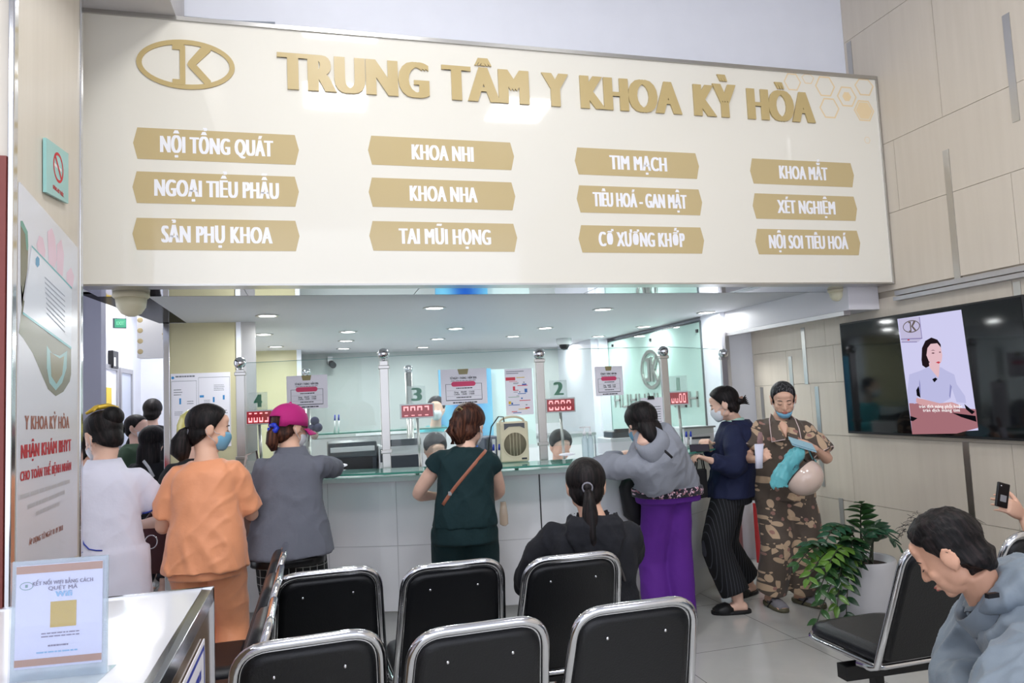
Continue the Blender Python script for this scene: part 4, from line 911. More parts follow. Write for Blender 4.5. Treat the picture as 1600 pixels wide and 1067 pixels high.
    if bits: facebits(H_, hk, root, hairm or hblack, mat('lip_tint', (178, 96, 88), .45), lips=not mask or mask_low)
    return ctx
def blouse(c, m, name='blouse', t0=-.12, t1=.985, ease=.014, flare=.0, sleeve=.45, sease=.016, send=.0, disp=.016, vox=.009, sm=5, tf=.5, front=0., dsize=.1, extra=None, label=None):
    b = MB(); c['torso'](b, t0, max(t1, 1.0), ease, flare, n=18, tf=tf, front=front, tab=GAR)
    if sleeve: [c['arm'](b, s, 0, sl, sease, end=send) for s, sl in zip((-1, 1), sleeve if hasattr(sleeve, '__len__') else (sleeve, sleeve))]
    if extra: extra(b)
    return fuse(name, b, m, c['root'], vox, sm, disp, dsize, label)
def trousers(c, m, name='trousers', t1=.12, f1=.95, radii=None, ease=.012, disp=.014, vox=.009, t0=-.16):
    b = MB(); c['torso'](b, t0, t1, ease, n=6); c['torso'](b, -.24, t1, ease-.004, n=7, tab=GAR)
    rd = radii or [(0, .10), (.2, .098), (.5, .085), (1, .085)]
    for s in (-1, 1): c['leg'](b, s, 0, f1, rd)
    return fuse(name, b, m, c['root'], vox, 5, disp, .12)
def hang_tail(mb, H_, pts, rad, n=14, flat=.7, ridges=0):
    mb.tube([H_ @ V(p) for p in pts], rad, n, flat=flat)
def wisps(mb, H_, roots, n, L, r=.0011, seed=1, dirf=None):
    rr = random.Random(seed)
    for i in range(n):
        p = V(roots[rr.randrange(len(roots))])+V([rr.uniform(-.01, .01) for _ in range(3)]); d = V(dirf(rr)).normalized(); g = V([rr.uniform(-.5, .5) for _ in range(3)])
        P = [H_ @ (p+d*L*t*(.7+.6*rr.random()*0)+g*L*t*t*.5-V((0, 0, L*.4*t*t))) for t in (0, .35, .7, 1)]
        mb.tube(P, [r, r, r*.8, r*.4], 4)

from mathutils.bvhtree import BVHTree
def onskin(o, pts, off=.004):
    """points of the survey photo laid on the surface of a garment"""
    T = BVHTree.FromPolygons([v.co for v in o.data.vertices], [tuple(p.vertices) for p in o.data.polygons]); out = []
    for px, py in pts:
        d = (at(px, py, d=1)-EYE).normalized(); h = T.ray_cast(EYE, d)
        if h[0] is not None: out.append(h[0]-d*off)
    return out
# ------------------------------------------------------------------ waiting chairs
leather = mat('black_leatherette', (20, 21, 24), .38, bump=(180, .12)); leatherS = mat('black_leatherette_seat', (26, 27, 31), .33, bump=(180, .12))
darksteel = mat('black_painted_steel', (18, 18, 20), .45)
def rr_poly(pts, rad, n=6):
    out = []; m = len(pts)
    for i in range(m):
        p = V(pts[i]); a = V(pts[i-1]); b = V(pts[(i+1) % m]); r = rad[i]
        if r <= 0: out.append(p); continue
        d1 = (a-p).normalized(); d2 = (b-p).normalized(); s = p+d1*r; e = p+d2*r
        for k in range(n+1): t = k/n; out.append(s*(1-t)**2+p*2*t*(1-t)+e*t*t)
    return out
def make_chair():
    """origin on the floor under the middle of the seat's rear edge, facing +Y"""
    t = thing('waiting_chair', 'chair', 'chair')
    BT, BB, zt, zb, yt, yb = .185, .215, .872, .40, -.10, .06
    def bp(u, v, off=0):  # u -1..1, v 0..1 up the back
        w_ = BB+(BT-BB)*v; n = V((0, zt-zb, -(yt-yb))).normalized()
        return V((u*w_, yb+(yt-yb)*v, zb+(zt-zb)*v))+n*off
    L = rr_poly([V(bp(-1, 0)), V(bp(-1, 1)), V(bp(1, 1)), V(bp(1, 0))], [0, .085, .085, 0], 8)
    L = [V((-BB, yb+.10, .385)), V((-BB, yb+.03, .39))]+L+[V((BB, yb+.03, .39)), V((BB, yb+.10, .385))]
    obj('back_frame', MB().tube(L, .0135, 12, flat=1.), chrome, t)
    # inner bead of the frame
    L2 = rr_poly([bp(-.93, .02, .004), bp(-.93, .965, .004), bp(.93, .965, .004), bp(.93, .02, .004)], [0, .07, .07, 0], 8)
    obj('frame_bead', MB().tube(L2, .006, 8), chrome, t)
    def padding(u, lo, hi): return rr_poly([bp(-u, lo), bp(-u, hi), bp(u, hi), bp(u, lo)], [.02, .07, .07, .02], 6)
    rings = []
    nrm = V((0, zt-zb, -(yt-yb))).normalized()
    for u, off in [(.80, -.014), (.90, -.010), (.93, 0), (.93, .018), (.88, .034), (.76, .042)]:
        rings.append([p+nrm*off for p in padding(u, .06, .955-(.93-u)*.25)])
    obj('backrest', MB().loft(rings), leather, t)
    for u in (-.48, .48): obj('button', MB().ball(bp(u, .83, -.016), (.005, .0035, .005), 10, 6), chrome, t)
    sp_ = lambda w_, y0, y1, z: rr_poly([V((-w_, y0, z)), V((-w_*1.02, y1, z)), V((w_*1.02, y1, z)), V((w_, y0, z))], [.03, .09, .09, .03], 6)
    obj('seat', MB().loft([sp_(.19, .07, .47, .405), sp_(.205, .06, .485, .412), sp_(.21, .055, .49, .43), sp_(.20, .06, .475, .455), sp_(.16, .09, .43, .466)]), leatherS, t)
    obj('seat_rim', MB().tube(sp_(.213, .05, .495, .402), .010, 10, closed=True), chrome, t)
    obj('rear_rail', MB().cyl((-BB, yb+.05, .392), (BB, yb+.05, .392), .010), chrome, t)
    obj('mount_bracket', MB().box((-.09, .14, .345), (.09, .40, .352)).box((-.09, .14, .352), (-.082, .40, .395)).box((.082, .14, .352), (.09, .40, .395)), darksteel, t)
    return t
def copy_tree(o, parent=None):
    c = o.copy(); COL.objects.link(c)
    if parent is not None: c.parent = parent
    for ch in o.children: copy_tree(ch, c)
    return c
proto = make_chair(); used = [False]
def chair(x, y, rz, label, group='black waiting chairs'):
    o = proto if not used[0] else copy_tree(proto); used[0] = True
    o.location = (x, y, 0); o.rotation_euler = (0, 0, rz); o['label'] = label; o['group'] = group; o['category'] = 'chair'
    return o
front = [(-.03, 2.17, .06, 'black padded chair with chrome frame, leftmost of the front row'), (.42, 2.10, .03, 'black padded chair with chrome frame, middle of the front row'), (.888, 2.11, 0, 'black padded chair with chrome frame, at the lower centre right of the front row'), (2.26, 2.37, 0, 'black padded chair with its empty seat showing beside the potted plant'), (2.735, 2.37, 0, 'black padded chair at the right edge behind the grey jacket man')]
for a in front: chair(*a)
mid = [(.035, 2.97, .02, 'black padded chair of the second row, left behind the pink cap woman'), (.494, 2.88, .02, 'black padded chair of the second row, below the green blouse'), (.943, 2.80, 0, 'black padded chair of the second row with the black hoodie person on it')]
for a in mid: chair(*a)
for y, w_ in ((2.42, 'nearest'), (2.93, 'middle'), (3.42, 'farthest')): chair(-.235, y, PI/2, w_+' of the three side-on black chairs beside the white desk')
chair(3.12, 2.28, 0, 'black padded chair of the phone holder at the far right edge'); 
chair(2.05, 1.1, PI/2*.78, 'black padded chair under the grey jacket man')
def beam(x0, y0, x1, y1, label):
    d = V((x1-x0, y1-y0, 0)); L = d.length; a = math.atan2(d.y, d.x); t = thing('seat_beam', label, 'bench frame', (x0, y0, 0), 'steel beams carrying the waiting chairs')
    M = Matrix.Translation((x0, y0, 0)) @ Matrix.Rotation(a, 4, 'Z')
    obj('beam', MB().box((0, -.03, .285), (L, .03, .343), M), darksteel, t, bevel=.003)
    for k in (.16, L-.16):
        obj('leg', MB().box((k-.02, -.02, .03), (k+.02, .02, .285), M), darksteel, t); obj('foot', MB().box((k-.025, -.22, 0), (k+.025, .22, .03), M), darksteel, t, bevel=.004)
beam(-.25, 2.42, 1.1, 2.37, 'black steel beam under the front row of chairs'); beam(2.05, 2.64, 3.35, 2.58, 'black steel beam under the empty chair beside the plant')
beam(-.18, 3.25, 1.15, 3.06, 'black steel beam under the second row of chairs'); beam(-.51, 2.2, -.51, 3.65, 'black steel beam under the side-on chairs')

# ------------------------------------------------------------------ foreground desk and stand
t = thing('service_desk', 'white topped desk with chrome edges in the left foreground', 'desk', (-.6, 1.6, 0))
DX0, DX1, DY0, DY1, DZ = -1.05, -.26, .95, 2.095, 1.03
obj('top', MB().box((DX0, DY0, DZ-.02), (DX1-.02, DY1-.02, DZ)), mat('white_desk_laminate', (232, 232, 236), .1, coat=.4), t)
obj('edge_trim', MB().box((DX0, DY1-.02, DZ-.03), (DX1, DY1, DZ+.003)).box((DX1-.028, DY0, DZ-.004), (DX1, DY1-.02, DZ+.003)).box((DX1-.004, DY0, DZ-.035), (DX1, DY1, DZ)), chrome, t, bevel=.002)
brownp = wood_cream('brown_gloss_panel', (122, 104, 84)); brownp.node_tree.nodes['Principled BSDF'].inputs['Roughness'].default_value = .12
obj('side_panel', MB().box((DX1-.03, DY0, 0), (DX1-.006, DY1-.004, DZ-.035)), brownp, t)
obj('back_panel', MB().box((DX0, DY1-.03, 0), (DX1-.03, DY1-.006, DZ-.03)), brownp, t)
obj('corner_trim', MB().box((DX1-.012, DY1-.012, 0), (DX1, DY1, DZ-.03)), chrome, t)
FD = frame((DX1-.005, 0, 0), (0, 1, 0), (0, 0, 1))
def onx(px, py, X): p = at(px, py, x=X); return p.y, p.z
t2 = thing('desk_notice', 'blue bordered notice with red letters stuck on the side of the white desk', 'notice', (DX1, 1.75, .6))
(a0, c0), (a1, c1) = onx(233, 1062, DX1-.005), onx(326, 985, DX1-.005)
a0, a1, c0, c1 = 1.51, 1.92, .61, .95
obj('sheet', MB().box((a0, c0, .001), (a1, c1, .004), FD), paper, t2)
bb = MB()
for q_ in [(a0+.01, c0+.01, a1-.01, c0+.02), (a0+.01, c1-.02, a1-.01, c1-.01), (a0+.01, c0+.01, a0+.02, c1-.01), (a1-.02, c0+.01, a1-.01, c1-.01)]: quad(bb, FD, *q_, .0046)
lines(bb, FD, a0+.08, a1-.06, c1-.12, c1-.04, 2, .5, .0046, 0, 3); obj('blue_border', bb, mat('deep_blue_ink', (52, 66, 168), .6), t2)
bb = MB(); text(bb, 'BHYT', FD, (a0+a1)/2+.06, c1-.2, .24, .055, 0, .0048, fat=.08); obj('red_lettering', bb, mat('red_ink3', (204, 52, 60), .6), t2)
# acrylic wifi notice stand (its code square is a plain ochre field)
sx0 = at(27, 1050, z=.95); sA = at(22, 1062, y=1.93); sB = at(166, 1045, y=1.90)
t3 = thing('notice_stand', 'acrylic stand with white and brown wifi notice on the white desk', 'notice stand', ((sA.x+sB.x)/2*.776, 1.5, 1.03))
topL, topR = at(24, 893, y=1.95), at(163, 885, y=1.92); W = .245; Hh = topR.z-.93
d_ = V((sB.x-sA.x, -.02, 0)).normalized(); FQ = frame((sA.x*.776, 1.93*.776, 1.052), d_, (0, .04, 1))
W = .141; Hh = .175
obj('acrylic_back', MB().box((-.008, -.02, -.005), (W+.008, Hh+.008, -.002), FQ), clr, t3); obj('acrylic_front', MB().box((-.008, -.02, .003), (W+.008, Hh+.008, .005), FQ), glassmat('clear_film', (246, 248, 252), .06, .03), t3)
obj('foot', MB().box((-.008, -.024, -.05), (W+.008, -.02, .05), FQ), clr, t3)
obj('sheet', MB().box((0, 0, -.001), (W, Hh, .001), FQ), mat('pale_lilac_paper', (226, 226, 244), .6), t3)
bb = MB(); quad(bb, FQ, .0, Hh*.92, W, Hh*.995, .0014); quad(bb, FQ, 0, .004, W, Hh*.09, .0014); obj('brown_band', bb, mat('brown_print', (186, 136, 108), .6), t3)
bb = MB(); text(bb, 'KẾT NỐI WIFI BẰNG CÁCH', FQ, W*.54, Hh*.80, W*.70, .0062, 0, .0016, fat=.06); text(bb, 'QUÉT MÃ', FQ, W*.54, Hh*.745, W*.34, .0062, 0, .0016, fat=.06)
lines(bb, FQ, W*.3, W*.75, Hh*.28, Hh*.34, 2, .35, .0016, .1, 3); lines(bb, FQ, W*.38, W*.62, Hh*.19, Hh*.22, 1, .5, .0016, 0, 3); obj('printed_text', bb, mat('mauve_ink', (120, 110, 140), .7), t3)
bb = MB(); text(bb, 'Wifi', FQ, W*.55, Hh*.675, W*.2, .0095, 0, .0016, fat=.1); lines(bb, FQ, W*.25, W*.72, Hh*.13, Hh*.16, 1, .5, .0016, 0, 8); obj('blue_print', bb, mat('light_blue_ink', (140, 190, 226), .6), t3)
bb = MB(); ring(bb, FQ, W*.12, Hh*.80, .011, .007, .0012, .0016, 24); quad(bb, FQ, W*.105, Hh*.785, W*.135, Hh*.815, .0016); obj('oval_mark', bb, mat('green_ink5', (120, 160, 150), .6), t3)
bb = MB(); quad(bb, FQ, W*.40, Hh*.38, W*.70, Hh*.63, .0016); obj('ochre_square', bb, mat('ochre_print', (206, 172, 60), .6), t3)

# ------------------------------------------------------------------ pillar poster and no-smoking plate
XPo = XP+.004
FPp = frame((XPo, 0, 0), (0, 1, 0), (0, 0, 1))
def L2(px, py): return onx(px, py, XPo)
t = thing('health_insurance_poster', 'tall white poster with red lettering and lotus print on the cream pillar', 'poster', (XPo, 3.3, .88))
P4 = [L2(31, 285), L2(118, 385), L2(118, 888), L2(31, 888)]
bz = .90
P4 = [(2.93, P4[0][1]), (3.60, P4[1][1]), (3.60, bz), (2.93, bz)]
bb = MB(); bb.prism(P4, -.003, .002, FPp); obj('sheet', bb, mat('poster_white', (226, 228, 236), .25), t)
def pxpoly(nm, pts, c, z, rough=.25, par=None):
    bb = MB(); poly(bb, FPp, [tuple(L2(*p)) for p in pts], z); obj(nm, bb, mat(nm+'_print', c, rough), par or t)
pxpoly('leaf', [(31, 345), (38, 362), (43, 385), (42, 420), (34, 460), (33, 480), (28, 520), (36, 530), (50, 552), (64, 585), (74, 608), (86, 619), (98, 612), (108, 596), (110, 585), (110, 480), (100, 470), (60, 470), (36, 470), (31, 440)], (124, 122, 98), .0024)
pxpoly('leaf_rim', [(42, 392), (43, 385), (42, 362), (34, 345), (31, 345), (31, 352), (38, 366), (40, 390)], (110, 166, 150), .0027)
pxpoly('water_drop', [(72, 540), (80, 552), (92, 556), (104, 548), (103, 575), (96, 598), (86, 610), (76, 598), (72, 575)], (150, 196, 196), .0027)
pxpoly('drop_core', [(77, 550), (92, 560), (99, 556), (96, 585), (87, 600), (79, 588)], (140, 132, 98), .003)
for i, pts in enumerate([[(56, 382), (60, 368), (66, 372), (70, 392), (69, 402), (60, 400)], [(73, 362), (80, 356), (85, 372), (88, 405), (84, 418), (75, 412)], [(88, 382), (95, 374), (99, 398), (97, 432), (88, 425)], [(103, 426), (110, 418), (115, 432), (112, 452), (103, 446)]]):
    pxpoly('lotus_petal', pts, (236, 206, 222), .0026)
pxpoly('certificate', [(48, 384), (111, 450), (110, 545), (34, 490)], (232, 238, 248), .0032)
pxpoly('certificate_border', [(48, 383), (111, 449), (111, 452), (48, 386)], (120, 190, 196), .0035); pxpoly('certificate_border', [(34, 487), (110, 542), (110, 546), (34, 491)], (120, 190, 196), .0035)
pxpoly('certificate_seal', [(54, 404), (57, 400), (60, 404), (60, 414), (57, 418), (54, 413)], (90, 160, 200), .0036)
bb = MB()
for k in range(8):
    y0 = 432+k*8; poly(bb, FPp, [L2(68+k*.5, y0), L2(100, y0+30), L2(100, y0+32), L2(68+k*.5, y0+2)], .0036)
obj('certificate_text', bb, mat('slate_ink', (176, 184, 198), .6), t)
def ptext(s, l, r, hgt, c, fat=.07):
    (ya, za), (yb, zb_) = L2(*l), L2(*r); d = V((0, yb-ya, zb_-za)); M = frame((XPo, ya, za), d, (0, 0, 1)); bb = MB()
    cap = L2(l[0], l[1]-hgt)[1]-za; text(bb, s, M, 0, 0, d.length, cap*.98, 0, .003, 0, 'l', fat); obj('poster_lettering', bb, mat('p_'+c[0], c[1], .4), t)
redc = ('red', (196, 48, 58)); br_ = ('rust', (168, 104, 84)); gr_ = ('pale_grey', (188, 190, 196))
ptext('Y KHOA KỲ HÒA', (37, 671), (107, 669), 22, br_); ptext('NHẬN KHÁM BHYT', (31, 717), (110, 704), 22, redc, .1); ptext('CHO TOÀN THỂ BỆNH NHÂN', (30, 752), (110, 734), 15, redc, .1)
bb = MB()
for (l, r, n_) in [((30, 781), (108, 755), 1), ((42, 796), (100, 772), 2), ((55, 806), (92, 790), 3)]:
    (ya, za), (yb, zb_) = L2(*l), L2(*r); d = V((0, yb-ya, zb_-za)); M = frame((XPo, ya, za), d, (0, 0, 1)); lines(bb, M, 0, d.length, 0, .018, 1, .8, .003, 0, n_)
obj('small_print', bb, mat('pale_print', (196, 196, 200), .5), t)
ptext('ÁP DỤNG TỪ NGÀY 01 09 2018', (44, 852), (97, 828), 9, br_, .04)
t = thing('no_smoking_plate', 'small teal no smoking plate above the poster on the pillar', 'sign', (XPo, 3.3, 2.4))
Q = [L2(67, 300), L2(102, 318), L2(102, 240), L2(67, 215)]
bb = MB(); bb.prism(Q[::-1], 0, .012, FPp); obj('plate', bb, mat('teal_plate', (158, 208, 206), .25), t)
cx, cy = L2(86, 262); r_ = .062; bb = MB(); ring(bb, FPp, cx, cy, r_, r_, .012, .0125, 32); poly(bb, FPp, [(cx-.045, cy+.035), (cx-.035, cy+.045), (cx+.045, cy-.035), (cx+.035, cy-.045)], .0127); obj('red_ring', bb, mat('red_ink3', (204, 52, 60), .6), t)
bb = MB(); quad(bb, FPp, cx-.05, cy-.006, cx+.04, cy+.006, .0124); obj('cigarette', bb, white, t)
bb = MB(); text(bb, 'KHÔNG HÚT THUỐC', FPp, cx, cy-.105, .13, .016, 0, .0125, fat=.05); obj('plate_lettering', bb, mat('red_ink3', (204, 52, 60), .6), t)
# cable conduit above the sign
t = tag(obj('cable_conduit', MB().tube([at(280, 28, y=4.3), at(330, 33, y=4.3), at(370, 36, y=4.3), at(430, 38, y=4.3)], .014, 8).tube([at(282, 33, y=4.28), at(320, 40, y=4.28), at(352, 40, y=4.28)], .007, 6), mat('grey_cable', (150, 156, 166), .5)), 'grey cable conduit running over the top left of the sign board', 'cable')

# ------------------------------------------------------------------ television
XT = 3.745
def TP(px, py): p = at(px, py, x=XT); return (-p.y, p.z)
FT = frame((XT, 0, 0), (0, -1, 0), (0, 0, 1))
t = thing('television', 'large black wall television showing a seated woman in a white coat', 'television', (3.77, 3.8, 1.1))
ty1, tz1 = TP(1311, 507); ty0 = ty1; tb_ = 1.125; tt_ = 1.925; tR = ty1+1.45
obj('casing', MB().box((ty1, tb_, -.03), (tR, tt_, -.002), FT), black, t, bevel=.004)
scr = mat('television_glass', (8, 9, 12), .06, spec=.6); obj('screen', MB().box((ty1+.012, tb_+.016, -.002), (tR-.012, tt_-.012, 0), FT), scr, t)
obj('wall_mount', MB().box((ty1+.4, 1.35, -.055), (tR-.4, 1.7, -.03), FT), darksteel, t)
def tv(nm, c, polys, s=1.0, z=.0006):
    bb = MB()
    for pts in polys: poly(bb, FT, [TP(1390+x/5.333, 480+y/5.333) for x, y in pts], z)
    return obj(nm, bb, emat('picture_'+nm, c, s), t)
tv('backdrop', (216, 214, 250), [[(65, 98), (597, 20), (738, 1005), (740, 1025), (190, 1058)]], .9)
tv('picture_desk', (180, 122, 130), [[(163, 800), (330, 800), (540, 835), (720, 850), (738, 1005), (560, 1052), (190, 1058)]], .8, .0009)
tv('white_coat', (196, 196, 236), [[(225, 800), (150, 715), (160, 800)], [(165, 560), (255, 530), (320, 500), (430, 500), (470, 525), (540, 560), (560, 640), (630, 740), (640, 800), (560, 790), (510, 650), (505, 760), (420, 810), (265, 755), (240, 640), (240, 760), (215, 805), (155, 790), (150, 700)]], .9, .0012)
tv('coat_fold', (160, 160, 212), [[(505, 640), (520, 660), (508, 760), (498, 740)], [(250, 600), (258, 640), (262, 740), (246, 680)]], .8, .0014)
tv('hair', (44, 32, 38), [[(268, 440), (272, 340), (300, 280), (350, 252), (400, 270), (428, 310), (430, 340), (400, 330), (340, 340), (340, 420), (334, 490), (305, 505), (275, 484)]], .6, .0022)
tv('face', (236, 196, 204), [[(310, 400), (318, 340), (345, 305), (400, 300), (430, 335), (442, 400), (436, 450), (410, 488), (380, 490), (330, 450)], [(330, 460), (420, 480), (415, 560), (408, 590), (370, 545), (335, 500)]], .9, .0026)
tv('lips', (206, 70, 84), [[(388, 460), (410, 450), (428, 458), (412, 470)]], .9, .0032)
tv('eyes', (96, 60, 70), [[(350, 383), (365, 376), (382, 382), (366, 388)], [(412, 374), (424, 368), (432, 374), (424, 380)], [(345, 362), (365, 354), (384, 362), (365, 360)]], .8, .0032)
tv('hands', (224, 172, 176), [[(225, 755), (280, 765), (420, 800), (440, 830), (400, 842), (250, 810), (222, 790)], [(420, 800), (520, 790), (600, 820), (520, 850), (430, 840)]], .85, .0016)
tv('microphone', (20, 20, 26), [[(358, 600), (385, 585), (402, 598), (376, 626)], [(175, 905), (235, 925), (200, 948), (178, 946)], [(520, 878), (720, 905), (728, 955), (600, 915)], [(625, 805), (680, 850), (715, 870), (690, 892), (640, 850)], [(225, 690), (245, 655), (262, 755), (230, 735)]], .6, .0028)
tv('cabinet', (206, 200, 232), [[(72, 100), (248, 80), (270, 260), (240, 290), (100, 288)]], .85, .0008)
tv('cabinet_edge', (150, 140, 190), [[(246, 80), (252, 80), (274, 262), (268, 262)], [(95, 262), (268, 255), (268, 264), (96, 270)], [(100, 288), (230, 285), (230, 292), (100, 294)]], .8, .0012)
tv('red_dot', (200, 80, 90), [[(150, 268), (168, 266), (168, 276), (150, 278)]], .9, .0014)
bb = MB(); cx, cy = TP(1390+182/5.333, 480+160/5.333); jk_logo(bb, FT, cx, cy, .07, .04, .006, .0012); obj('picture_logo', bb, emat('picture_logo', (120, 108, 104), .7), t)
bb = MB()
for s_, px0, px1, py in (('tràn dịch màng phổi hoặc', 250, 612, 832), ('tràn dịch màng tim', 282, 590, 864)):
    a = TP(1390+px0/5.333, 480+(py+6)/5.333); b = TP(1390+px1/5.333, 480+(py+6)/5.333); d = V((b[0]-a[0], b[1]-a[1], 0)); M = FT @ Matrix.Translation((a[0], a[1], 0)) @ Matrix.Rotation(math.atan2(d.y, d.x), 4, 'Z')
    text(bb, s_, M, 0, 0, d.length, .019, 0, .0036, 0, 'l', .03)
obj('caption_lettering', bb, emat('picture_caption', (255, 255, 255), 1.1), t)

# ------------------------------------------------------------------ potted plant
PC = V((3.36, 4.06, 0))
t = thing('potted_plant', 'bushy green zz plant in a white round pot beside the cream wall', 'potted plant', PC)
potm = mat('white_pot_glaze', (208, 208, 212), .35, var=.05)
obj('pot', MB().lathe([(.165, 0), (.185, .01), (.2, .1), (.208, .36), (.2, .372), (.188, .365), (.18, .31), (.001, .31)], PC, 40), potm, t)
obj('soil', MB().lathe([(.178, .30), (.178, .325), (.001, .33)], PC, 28), mat('soil', (58, 44, 36), .9, bump=(40, 1.)), t)
def leafmat(name, c):
    m = mat(name, c, .28, var=.12, coat=.3, bump=(30, .1)); return m
g1, g2, g3, g4 = leafmat('leaf_green', (52, 92, 46)), leafmat('leaf_dark', (34, 70, 44)), leafmat('leaf_light', (96, 136, 52)), leafmat('leaf_bluegreen', (46, 92, 66))
def leaf(mb, p, d, n, L, w_):
    d = d.normalized(); n = (n-d*n.dot(d)).normalized(); s = d.cross(n); prof = [(0, .12), (.12, .55), (.3, .95), (.5, 1), (.72, .72), (.9, .3), (1, .02)]; vs = []
    for u, v in prof:
        c = p+d*L*u-n*L*.18*u*u
        vs += [c-s*w_*v*.5+n*w_*.10*v, c+n*(-.004), c+s*w_*v*.5+n*w_*.10*v]
    m_ = len(prof); fs = []
    for i in range(m_-1):
        for k in (0, 1): fs.append((i*3+k, i*3+k+1, (i+1)*3+k+1, (i+1)*3+k))
    mb.add(vs, fs, True)
rr = random.Random(5); stm = mat('plant_stem', (52, 58, 44), .5)
tips = [((1346, 786), 3.9, 14, g1), ((1305, 822), 3.95, 12, g1), ((1402, 850), 3.9, 12, g4), ((1392, 842), 4.1, 8, g4), ((1262, 848), 3.75, 14, g4), ((1246, 882), 3.7, 14, g1), ((1262, 905), 3.6, 15, g3), ((1276, 974), 3.58, 14, g1), ((1296, 880), 3.65, 14, g3), ((1308, 948), 3.62, 14, g3), ((1322, 962), 3.72, 15, g2), ((1330, 840), 3.8, 14, g1), ((1290, 846), 3.85, 14, g4), ((1310, 905), 3.66, 13, g2), ((1280, 925), 3.6, 13, g1), ((1330, 870), 3.75, 13, g2), ((1368, 820), 4.0, 10, g2)]
for (pp_, yy, n, gm) in tips:
    T = at(*pp_, y=yy); B_ = PC+V((rr.uniform(-.1, .1), rr.uniform(-.1, .06), .32)); top = max(T.z, .45)+.12+.12*rr.random()
    Cc = V(((B_.x*.6+T.x*.4), (B_.y*.6+T.y*.4), top if T.z < .55 else T.z*.75+.12)); P_ = [B_*(1-u)**2+Cc*2*u*(1-u)+T*u*u for u in [k/16 for k in range(17)]]
    sb = MB().tube(P_, [.007-.0045*k/16 for k in range(17)], 7); o = obj('stem', sb, stm, t)
    lb = MB()
    for k in range(n):
        u = .36+.62*k/(n-1); p = B_*(1-u)**2+Cc*2*u*(1-u)+T*u*u; tg = ((Cc-B_)*(1-u)+(T-Cc)*u).normalized(); sd = tg.cross(V((0, 0, 1))).normalized() if abs(tg.z) < .95 else V((1, 0, 0)); up = sd.cross(tg)
        s_ = 1 if k % 2 else -1; L = .07+.045*math.sin(PI*min(1, u))*rr.uniform(.7, 1.1); dd = tg*.55+sd*s_*.8+V((rr.uniform(-.2, .2), rr.uniform(-.3, .1), rr.uniform(-.25, .1)))
        leaf(lb, p, dd, up+V((0, -.4, 0)), L, L*.44)
    leaf(lb, P_[-1]-tg*.01, tg, up, .08, .035); o2 = obj('leaves', lb, gm, o); so = o2.modifiers.new('s', 'SOLIDIFY'); so.thickness = .0012
# red and gold box by the wall behind the lady
a = at(1188, 880, z=0); t = thing('incense_box', 'red and gold printed box on the floor behind the old lady', 'box', (3.65, 5.57, 0))
obj('box_body', MB().box((3.62, 5.5, 0), (3.69, 5.64, .5)), mat('red_gloss_card', (176, 30, 34), .3), t); obj('gold_print', MB().box((3.63, 5.496, .08), (3.68, 5.5, .42)), mat('gold_card', (196, 150, 60), .35), t)
# ------------------------------------------------------------------ people
Z = V((0, 0, 1))
def skirt(b, c, z0, z1, ra, rb, n=8, fwd=0.):
    P = c['P']; rg = []
    for i in range(n+1):
        t_ = i/n; z = z0+(z1-z0)*t_; p = V((P.x, P.y, z))+c['F']*fwd*t_; rg.append(ell(p, c['R'], c['F'], ra[0]+(rb[0]-ra[0])*t_, ra[1]+(rb[1]-ra[1])*t_, 28, 2.2))
    b.loft(rg)
def cuff(c, s, f, r, nm, m, w_=.0035):
    S_, E, W = c['J'][s]; p = S_+(E-S_)*(f*2) if f <= .5 else E+(W-E)*(f*2-1); d = ((E-S_) if f <= .5 else (W-E)).normalized()
    a = d.orthogonal().normalized(); b_ = d.cross(a); return obj(nm, MB().tube([p+a*math.cos(2*PI*k/20)*r+b_*math.sin(2*PI*k/20)*r for k in range(20)], w_, 6, closed=True), m, c['root'])
def shoe(c, s, m, nm='shoe', sole=None, strap=None, fd=None, L=.25):
    A = c['L'][s][2]; F = V(fd).normalized() if fd else c['F']; r = V((F.y, -F.x, 0)); g = V((A.x, A.y, A.z-.075))
    o = obj(nm, MB().loft([ell(g+F*.055+V((0, 0, z)), r, F, w_, l_, 24, 2.6) for z, w_, l_ in [(-.002, .046, .128), (.004, .05, .134), (.02, .05, .134), (.024, .046, .128)]]), sole or m, c['root'], bevel=0)
    if strap:
        rg = []
        for y, w_, hh in strap: rg.append(ell(g+F*y+V((0, 0, .024)), r, V((0, 0, 1)), w_, hh, 20, 2.2))
        obj('shoe_strap', MB().loft(rg), m, o)
    return o
def G(x, y, z=0): return V((x, y, z))

# --- nurse in white
hc = at(155, 668, y=3.95); nk = at(162, 712, y=3.97); px = at(163, 850, y=3.93)
c = person('person in a short sleeved white nurse dress with a gold hair clip', (px.x, 3.95, .80), (-.25, 1), (nk.x, 3.98, 1.25), (hc.x, 4.02, 1.380), (-.75, .7), -.45, fat=.94, shw=.146, hands=[at(150, 830, y=4.22), at(205, 822, y=4.22)], poles=[(-1, -.1, -.8), (1, -.1, -.7)], mask=maskw,
    hair=lambda mb, H_, k: (hairshell(mb, H_, 1, .009, .0, .004, .008), mb.ball((.012, -.100, .072), (.054, .040, .050), 24, 16)))
nurse = mat('nurse_white_cloth', (226, 226, 242), .85, bump=(22, .25), sheen=.2); navyline = mat('blue_piping', (52, 70, 170), .6)
o = blouse(c, nurse, 'dress', -.1, .97, .008, .01, .30, .018, .018, .016, extra=lambda b: skirt(b, c, .86, .42, (.192, .14), (.215, .175), fwd=.0))
for s in (-1, 1): cuff(c, s, .29, .078, 'sleeve_piping', navyline)
b = MB(); N_ = c['N']; H0 = [ell(N_+Z*(z)+c['F']*.005, c['R'], c['F'], r1, r2, 24, 2.1) for z, r1, r2 in [(-.05, .115, .088), (.0, .082, .074), (.03, .068, .066), (.034, .073, .070), (-.02, .10, .090), (-.045, .118, .10)]]
